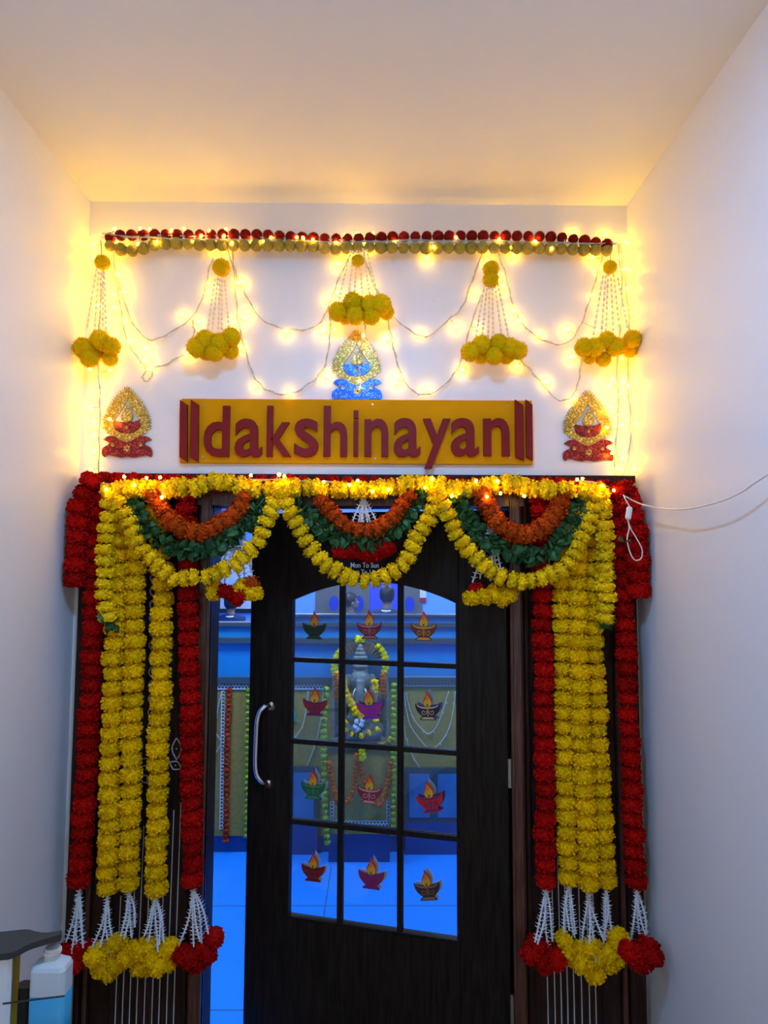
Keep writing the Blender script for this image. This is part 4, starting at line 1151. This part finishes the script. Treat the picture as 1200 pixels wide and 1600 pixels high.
# back of the office: panelled doors with oval windows, picture, window, people
BW = YB - .02
DWD = mat('grey brown office door', (.16, .15, .13), rough=.5)
OVG = mat('blue oval glass', (.02, .06, .5), rough=.15)
for i, (x0, x1, y0, y1, ov) in enumerate(((492, 546, 860, 990, (522, 943)), (546, 578, 860, 990, (561, 943)), (622, 660, 860, 990, (640, 944)))):
    a, b_ = P(x0, y1, BW), P(x1, y0, BW)
    d = struct(f'door_{i + 2}', MB().box((a.x, BW, 0), (b_.x, YB, 2.3)), DWD, label='grey brown office door with an oval window')
    c = P(*ov, BW)
    for s_, m_, y_, nm in ((1.25, DWD, .03, 'oval_rim'), (1, OVG, .035, 'oval_pane')):
        MB().prism([(c.x + s_ * .075 * math.cos(t * math.pi / 10), c.z + s_ * .12 * math.sin(t * math.pi / 10)) for t in range(20)], BW - y_, BW).build(nm, m_, d)
    MB().box((a.x + .05, BW - .015, 2.0), (b_.x - .05, BW, 2.05)).build('rail_moulding', DWD, d)
    MB().box((a.x + .05, BW - .015, 1.62), (b_.x - .05, BW, 1.66)).build('rail_moulding', DWD, d)
a, b_ = P(578, 990, BW), P(622, 840, BW)
VIO = mat('violet blue blind', (.03, .06, .95), rough=.5, emit=(.03, .07, 1), estr=.35)
wn = struct('window_1', MB().box((a.x, BW - .01, .9), (b_.x, YB, 2.4)), VIO, label='glowing violet blue window')
MB().box((a.x, BW - .02, 1.62), (b_.x, BW - .009, 1.66)).build('window_bar', mat('deep blue bar', (.01, .02, .3), rough=.5), wn)
a, b_ = P(338, 957, BW), P(425, 855, BW)
root = thing('framed_picture', ((a.x + b_.x) / 2, BW, a.z), 'large pale green landscape picture in a dark frame on the office wall', 'picture')
o_ = [(a.x, a.z), (b_.x, a.z), (b_.x, b_.z), (a.x, b_.z)]; i_ = [(a.x + .06, a.z + .06), (b_.x - .06, a.z + .06), (b_.x - .06, b_.z - .06), (a.x + .06, b_.z - .06)]
MB().ring(o_, i_, BW - .03, BW + .02).build('frame', BLACKP, root, fixn=True)
MB().box((i_[0][0], BW - .01, i_[0][1]), (i_[2][0], BW + .02, i_[2][1])).build('print', mat('pale green print', (.40, .60, .62), rough=.5, base2=(.75, .82, .88), vscale=3), root)
a = P(661, 932, BW)
root = thing('wall_notice', a, 'small red and white notice beside the far oval window door', 'notice')
MB().box((a.x - .05, BW - .01, a.z - .02), (a.x + .05, YB, a.z + .12)).build('white_sheet', WHITEP, root)
MB().box((a.x - .05, BW - .012, a.z - .09), (a.x + .05, YB, a.z - .02)).build('red_band', mat('notice red', (.4, .02, .02), rough=.6), root)

SKIN = mat('skin', (.30, .17, .11), rough=.6); HAIR = mat('black hair', (.012, .012, .014), rough=.5)
SEATM = mat('dark seat cloth', (.03, .03, .035), rough=.8)


def person(px_, py_, Y, face, label, cloth):
    "a seated figure; (px_, py_) is the middle of the head; face = heading in degrees, 0 looks towards +y"
    h = P(px_, py_, Y); zh = h.z; x0 = h.x; seat = zh - .76
    Rz = Matrix.Translation((x0, Y, 0)) @ Matrix.Rotation(R(-face), 4, 'Z')
    root = thing('person', (x0, Y, 0), label, 'person')
    mC = mat('cloth ' + label[:24], cloth, rough=.8)

    def body(g, skin):
        B = MB()
        e = lambda c, r, s: B.ico(c, r, 2, s)
        if skin:
            e((0, 0, zh), .1, (.78, .95, 1.18)); e((0, .035, zh - .05), .07, (.85, .9, .9)); e((0, .098, zh - .015), .018, (.8, 1, 1.3))
            for s in (-1, 1): e((s * .082, 0, zh - .01), .026, (.4, .8, 1.2))
            B.tube([(0, -.01, zh - .08), (0, -.02, zh - .2)], [.052, .062], 10)
        e((0, -.02, zh - .33), .2 + g, (.92, .56, .75)); e((0, -.02, zh - .5), .18 + g, (.85, .6, .9)); e((0, 0, seat + .1), .19 + g, (.95, .75, .55))
        B.tube([(-.19, -.02, zh - .235), (0, -.02, zh - .20), (.19, -.02, zh - .235)], [.062 + g, .07 + g, .062 + g], 10)
        for s in (-1, 1):
            B.tube([(s * .19, -.02, zh - .24), (s * .235, -.03, zh - .38), (s * .24, .0, zh - .5)], [.06 + g, .05 + g, .044 + g], 9)
            B.tube([(s * .24, .0, zh - .5), (s * .19, .14, zh - .52), (s * .12, .24, zh - .5)], [.044 + g, .038 + g, .03 + g], 9)
            B.tube([(s * .09, .0, seat + .08), (s * .11, .22, seat + .09), (s * .11, .42, seat + .07)], [.088 + g, .078 + g, .062 + g], 9)
            B.tube([(s * .11, .42, seat + .07), (s * .11, .42, seat * .5), (s * .11, .40, .07)], [.06 + g, .052 + g, .04 + g], 9)
            if skin:
                B.tube([(s * .11, .38, .04), (s * .11, .47, .04), (s * .11, .56, .028)], [.04, .042, .026], 8)
                hb = Vector((s * .12, .24, zh - .5)); B.ico(hb + Vector((-s * .02, .04, 0)), .036, 2, (.9, 1.2, .5))
                for f in range(4): B.tube([hb + Vector((s * (-.045 + .017 * f), .07, 0)), hb + Vector((s * (-.05 + .018 * f), .105 + .006 * (f in (1, 2)), -.006)), hb + Vector((s * (-.05 + .018 * f), .125, -.022))], [.009, .0085, .007], 6)
                B.tube([hb + Vector((-s * .045, .03, .004)), hb + Vector((-s * .066, .055, -.002)), hb + Vector((-s * .066, .078, -.01))], [.010, .009, .008], 6)
        return B
    remesh(body(0, True).xform(Rz), .0095, SKIN, 'body', root, iters=2)
    remesh(body(.014, False).xform(Rz), .013, mC, 'clothes', root, iters=2)
    B = MB().ico((0, -.018, zh + .03), .108, 3, (.84, .98, 1.05)); B.v = [v * 1 + Vector((0, 0, .004 * math.sin(v.x * 90))) for v in B.v if True]
    keep = [f for f in B.f if sum((B.v[i].y < .03 or B.v[i].z > zh + .07) and (B.v[i].z > zh - .055) for i in f) >= 2]
    B.f = keep; B.mi = [0] * len(keep)
    B.xform(Rz).build('hair', HAIR, root, True)
    B = MB().tube([Rz @ Vector((.072 * math.cos(t * math.pi / 8), -.018 + .068 * math.sin(t * math.pi / 8), zh - .165)) for t in range(17)], .016, 6)
    B.build('collar', WHITEP, root, True)
    for s in (-1, 1): MB().ico(Rz @ Vector((s * .034, .088, zh + .008)), .011, 1).build('eye', WHITEP, root)
    MB().ico(Rz @ Vector((0, .098, zh - .062)), .02, 1, (1, .35, .3)).build('mouth', mat('lips', (.25, .08, .07)), root)
    # seat that carries the figure
    C = MB(); s_ = seat
    C.box((-.23, -.22, s_ - .06), (.23, .24, s_)); C.box((-.21, -.26, s_), (.21, -.21, s_ + .22))
    for sx in (-.2, .2):
        for sy in (-.19, .21): C.box((sx - .015, sy - .015, 0), (sx + .015, sy + .015, s_ - .06))
    C.xform(Rz)
    o = C.build('office_chair', SEATM); tag(o, 'dark low chair under the ' + label, 'chair')


person(361, 944, 6.5, 0, 'person in a dark blue jacket seated before the framed picture', (.012, .04, .13))
person(549, 941, 7.0, 75, 'person in a grey jacket seated before the oval window doors', (.05, .08, .12))
person(605, 932, 5.2, 10, 'person in dark clothing seated before the violet window', (.02, .04, .10))

# ------------------------------------------------------------------ corridor lamps (above the picture, out of view)
def lamp(x, y, r, label):
    t = thing('ceiling_lamp_offscreen', (x, y, ZC - .03), label, 'ceiling lamp')
    MB().lathe([(r + .02, -.028), (r + .025, -.02), (r + .025, 0)], (x, y, ZC), 28).build('rim', WHITEP, t)
    MB().lathe([(r * .96, -.036), (r, -.030), (r, -.0285)], (x, y, ZC), 28).build('diffuser_offscreen', DIFF, t)


lamp(-.05, -1.6, .10, 'round cool white ceiling lamp in the middle of the corridor')

# ------------------------------------------------------------------ hand sanitizer stand, bottle and carton by the wall
SYY = -.92
c0 = P(70, 1550, SYY)
pole = PX(6, 1560, XL + .14) if False else P(2, 1560, SYY - .02)
stn = thing('sanitizer_stand', (pole.x, SYY, 0), 'white sanitizer stand with a black curved top beside the wall', 'stand')
ztop = P(60, 1470, SYY).z
MB().bbox((pole.x - .035, SYY - .025, .02), (P(14, 1560, SYY - .025).x, SYY - .010, P(5, 1498, SYY - .02).z), .006).build('post', WHITEP, stn)
MB().bbox((pole.x - .14, SYY - .16, 0), (pole.x + .20, SYY + .16, .022), .01).build('base_plate', WHITEP, stn)
prof_t = bez([(-60, 1461), (0, 1456), (40, 1452), (55, 1455), (72, 1457), (97, 1454)], 4)
prof_b = bez([(-60, 1512), (0, 1500), (22, 1496), (45, 1484), (70, 1476), (95, 1469)], 4)
# the black top: its upper rim lies further back than its lower front rim
up_ = [P(a, b_, SYY + .045) for a, b_ in prof_t]; fr_ = [P(a, b_ - 9, SYY - .035) for a, b_ in prof_b]; lo_ = [P(a, b_ + 1, SYY - .030) for a, b_ in prof_b]; bk_ = [u - Vector((0, 0, .016)) for u in up_]
n_ = min(len(up_), len(fr_)); vv = []
for i in range(n_): vv += [up_[i], fr_[i], lo_[i], bk_[i]]
ff = []
for i in range(n_ - 1):
    for k in range(4): ff.append((i * 4 + k, i * 4 + (k + 1) % 4, i * 4 + 4 + (k + 1) % 4, i * 4 + 4 + k))
ff += [(0, 1, 2, 3), ((n_ - 1) * 4 + 3, (n_ - 1) * 4 + 2, (n_ - 1) * 4 + 1, (n_ - 1) * 4)]
MB().add(vv, ff).build('curved_top', mat('textured black plastic', (.045, .048, .045), rough=.55, bump=.4, bscale=400), stn, fixn=True)
bx0, bx1 = P(41, 1560, SYY - .03).x, P(97, 1560, SYY - .03).x
zsh = P(70, 1640, SYY).z
MB().box((pole.x, SYY - .05, zsh - .012), (bx1 + .01, SYY + .05, zsh)).build('bottle_shelf', BLACKP, stn)
zw = P(60, 1562, SYY - .05).z
MB().tube(smooth_path([Vector((pole.x + .02, SYY - .05, zw - .008)), Vector((bx0 - .005, SYY - .052, zw - .003)), Vector(((bx0 + bx1) / 2, SYY - .053, zw + .003)), Vector((bx1 + .012, SYY - .045, zw + .004))], 5), .002, 5).build('wire_holder', BLACKP, stn)
MB().bbox((P(19, 1520, SYY + .02).x, SYY + .015, P(20, 1600, SYY).z - .2), (P(30, 1520, SYY + .02).x, SYY + .025, P(20, 1493, SYY + .02).z), .003).build('yellow_strip', mat('yellow tape', (.42, .29, .02), rough=.5), stn)
MB().bbox((P(16, 1600, SYY + .01).x, SYY + .02, zsh), (P(40, 1600, SYY + .01).x, SYY + .05, P(30, 1540, SYY + .03).z), .006).build('pump_bracket', BLACKP, stn)
# bottle
bc = Vector(((bx0 + bx1) / 2, SYY, zsh)); hw = (bx1 - bx0) / 2
zsho = P(70, 1509, SYY - .02).z - zsh; zliq = P(70, 1561, SYY - .03).z - zsh; ztp = P(70, 1479, SYY).z - zsh
BOT = mat('translucent bottle plastic', (.62, .68, .70), rough=.35); LIQ = mat('blue sanitizer gel', (.04, .34, .55), rough=.25)
bot = thing('sanitizer_bottle', bc, 'square bottle of blue hand sanitizer in the stand', 'bottle')


def rr_section(hx, hy, r, z, n=4):
    o = []
    for cx_, cy_, a0 in ((hx - r, hy - r, 0), (-hx + r, hy - r, 90), (-hx + r, -hy + r, 180), (hx - r, -hy + r, 270)):
        for k in range(n + 1):
            a = R(a0 + 90 * k / n); o.append(bc + Vector((cx_ + r * math.cos(a), cy_ + r * math.sin(a), z)))
    return o


def loft(secs):
    B = MB(); n = len(secs[0]); v = [p for s in secs for p in s]
    f = [(i * n + k, i * n + (k + 1) % n, (i + 1) * n + (k + 1) % n, (i + 1) * n + k) for i in range(len(secs) - 1) for k in range(n)]
    f += [tuple(range(n - 1, -1, -1)), tuple(range((len(secs) - 1) * n, len(secs) * n))]
    return B.add(v, f)


loft([rr_section(hw - .003, .023, .012, 0), rr_section(hw, .026, .012, .006), rr_section(hw, .026, .012, zliq)]).build('gel', LIQ, bot, True)
loft([rr_section(hw, .026, .012, zliq + .0005), rr_section(hw, .026, .012, zsho - .012), rr_section(hw - .003, .0235, .012, zsho - .004), rr_section(hw - .010, .019, .012, zsho), rr_section(.0165, .0165, .016, zsho + .005), rr_section(.016, .016, .0155, zsho + .016)]).build('bottle_body', BOT, bot)
hcap = max(.012, ztp - zsho - .016)
MB().lathe([(.0150, 0), (.0185, .001), (.0185, hcap * .55), (.0165, hcap * .6), (.0150, hcap)], bc + Vector((0, 0, zsho + .016)), 18).build('cap', WHITEP, bot)
# carton
CB = mat('brown cardboard', (.36, .25, .15), rough=.85, var=.2, vscale=12)
yc = -.22; xr_ = P(114, 1560, yc + .1).x; zt_ = P(110, 1523, yc + .1).z
crt = thing('cardboard_carton', ((XL + xr_) / 2, yc, 0), 'narrow brown cardboard carton standing in the corner behind the bottle', 'carton')
MB().box((XL + .004, yc, 0), (xr_, yc + .1, zt_)).build('carton_body', CB, crt)
MB().box((XL + .004, yc - .002, zt_ - .11), (xr_ + .001, yc, zt_ - .104)).build('carton_seam', CTD, crt)
MB().box((XL + .004, yc, zt_), (xr_, yc + .048, zt_ + .003)).build('flap', CB, crt)
MB().box((XL + .004, yc + .052, zt_), (xr_, yc + .1, zt_ + .003)).build('flap', CB, crt)
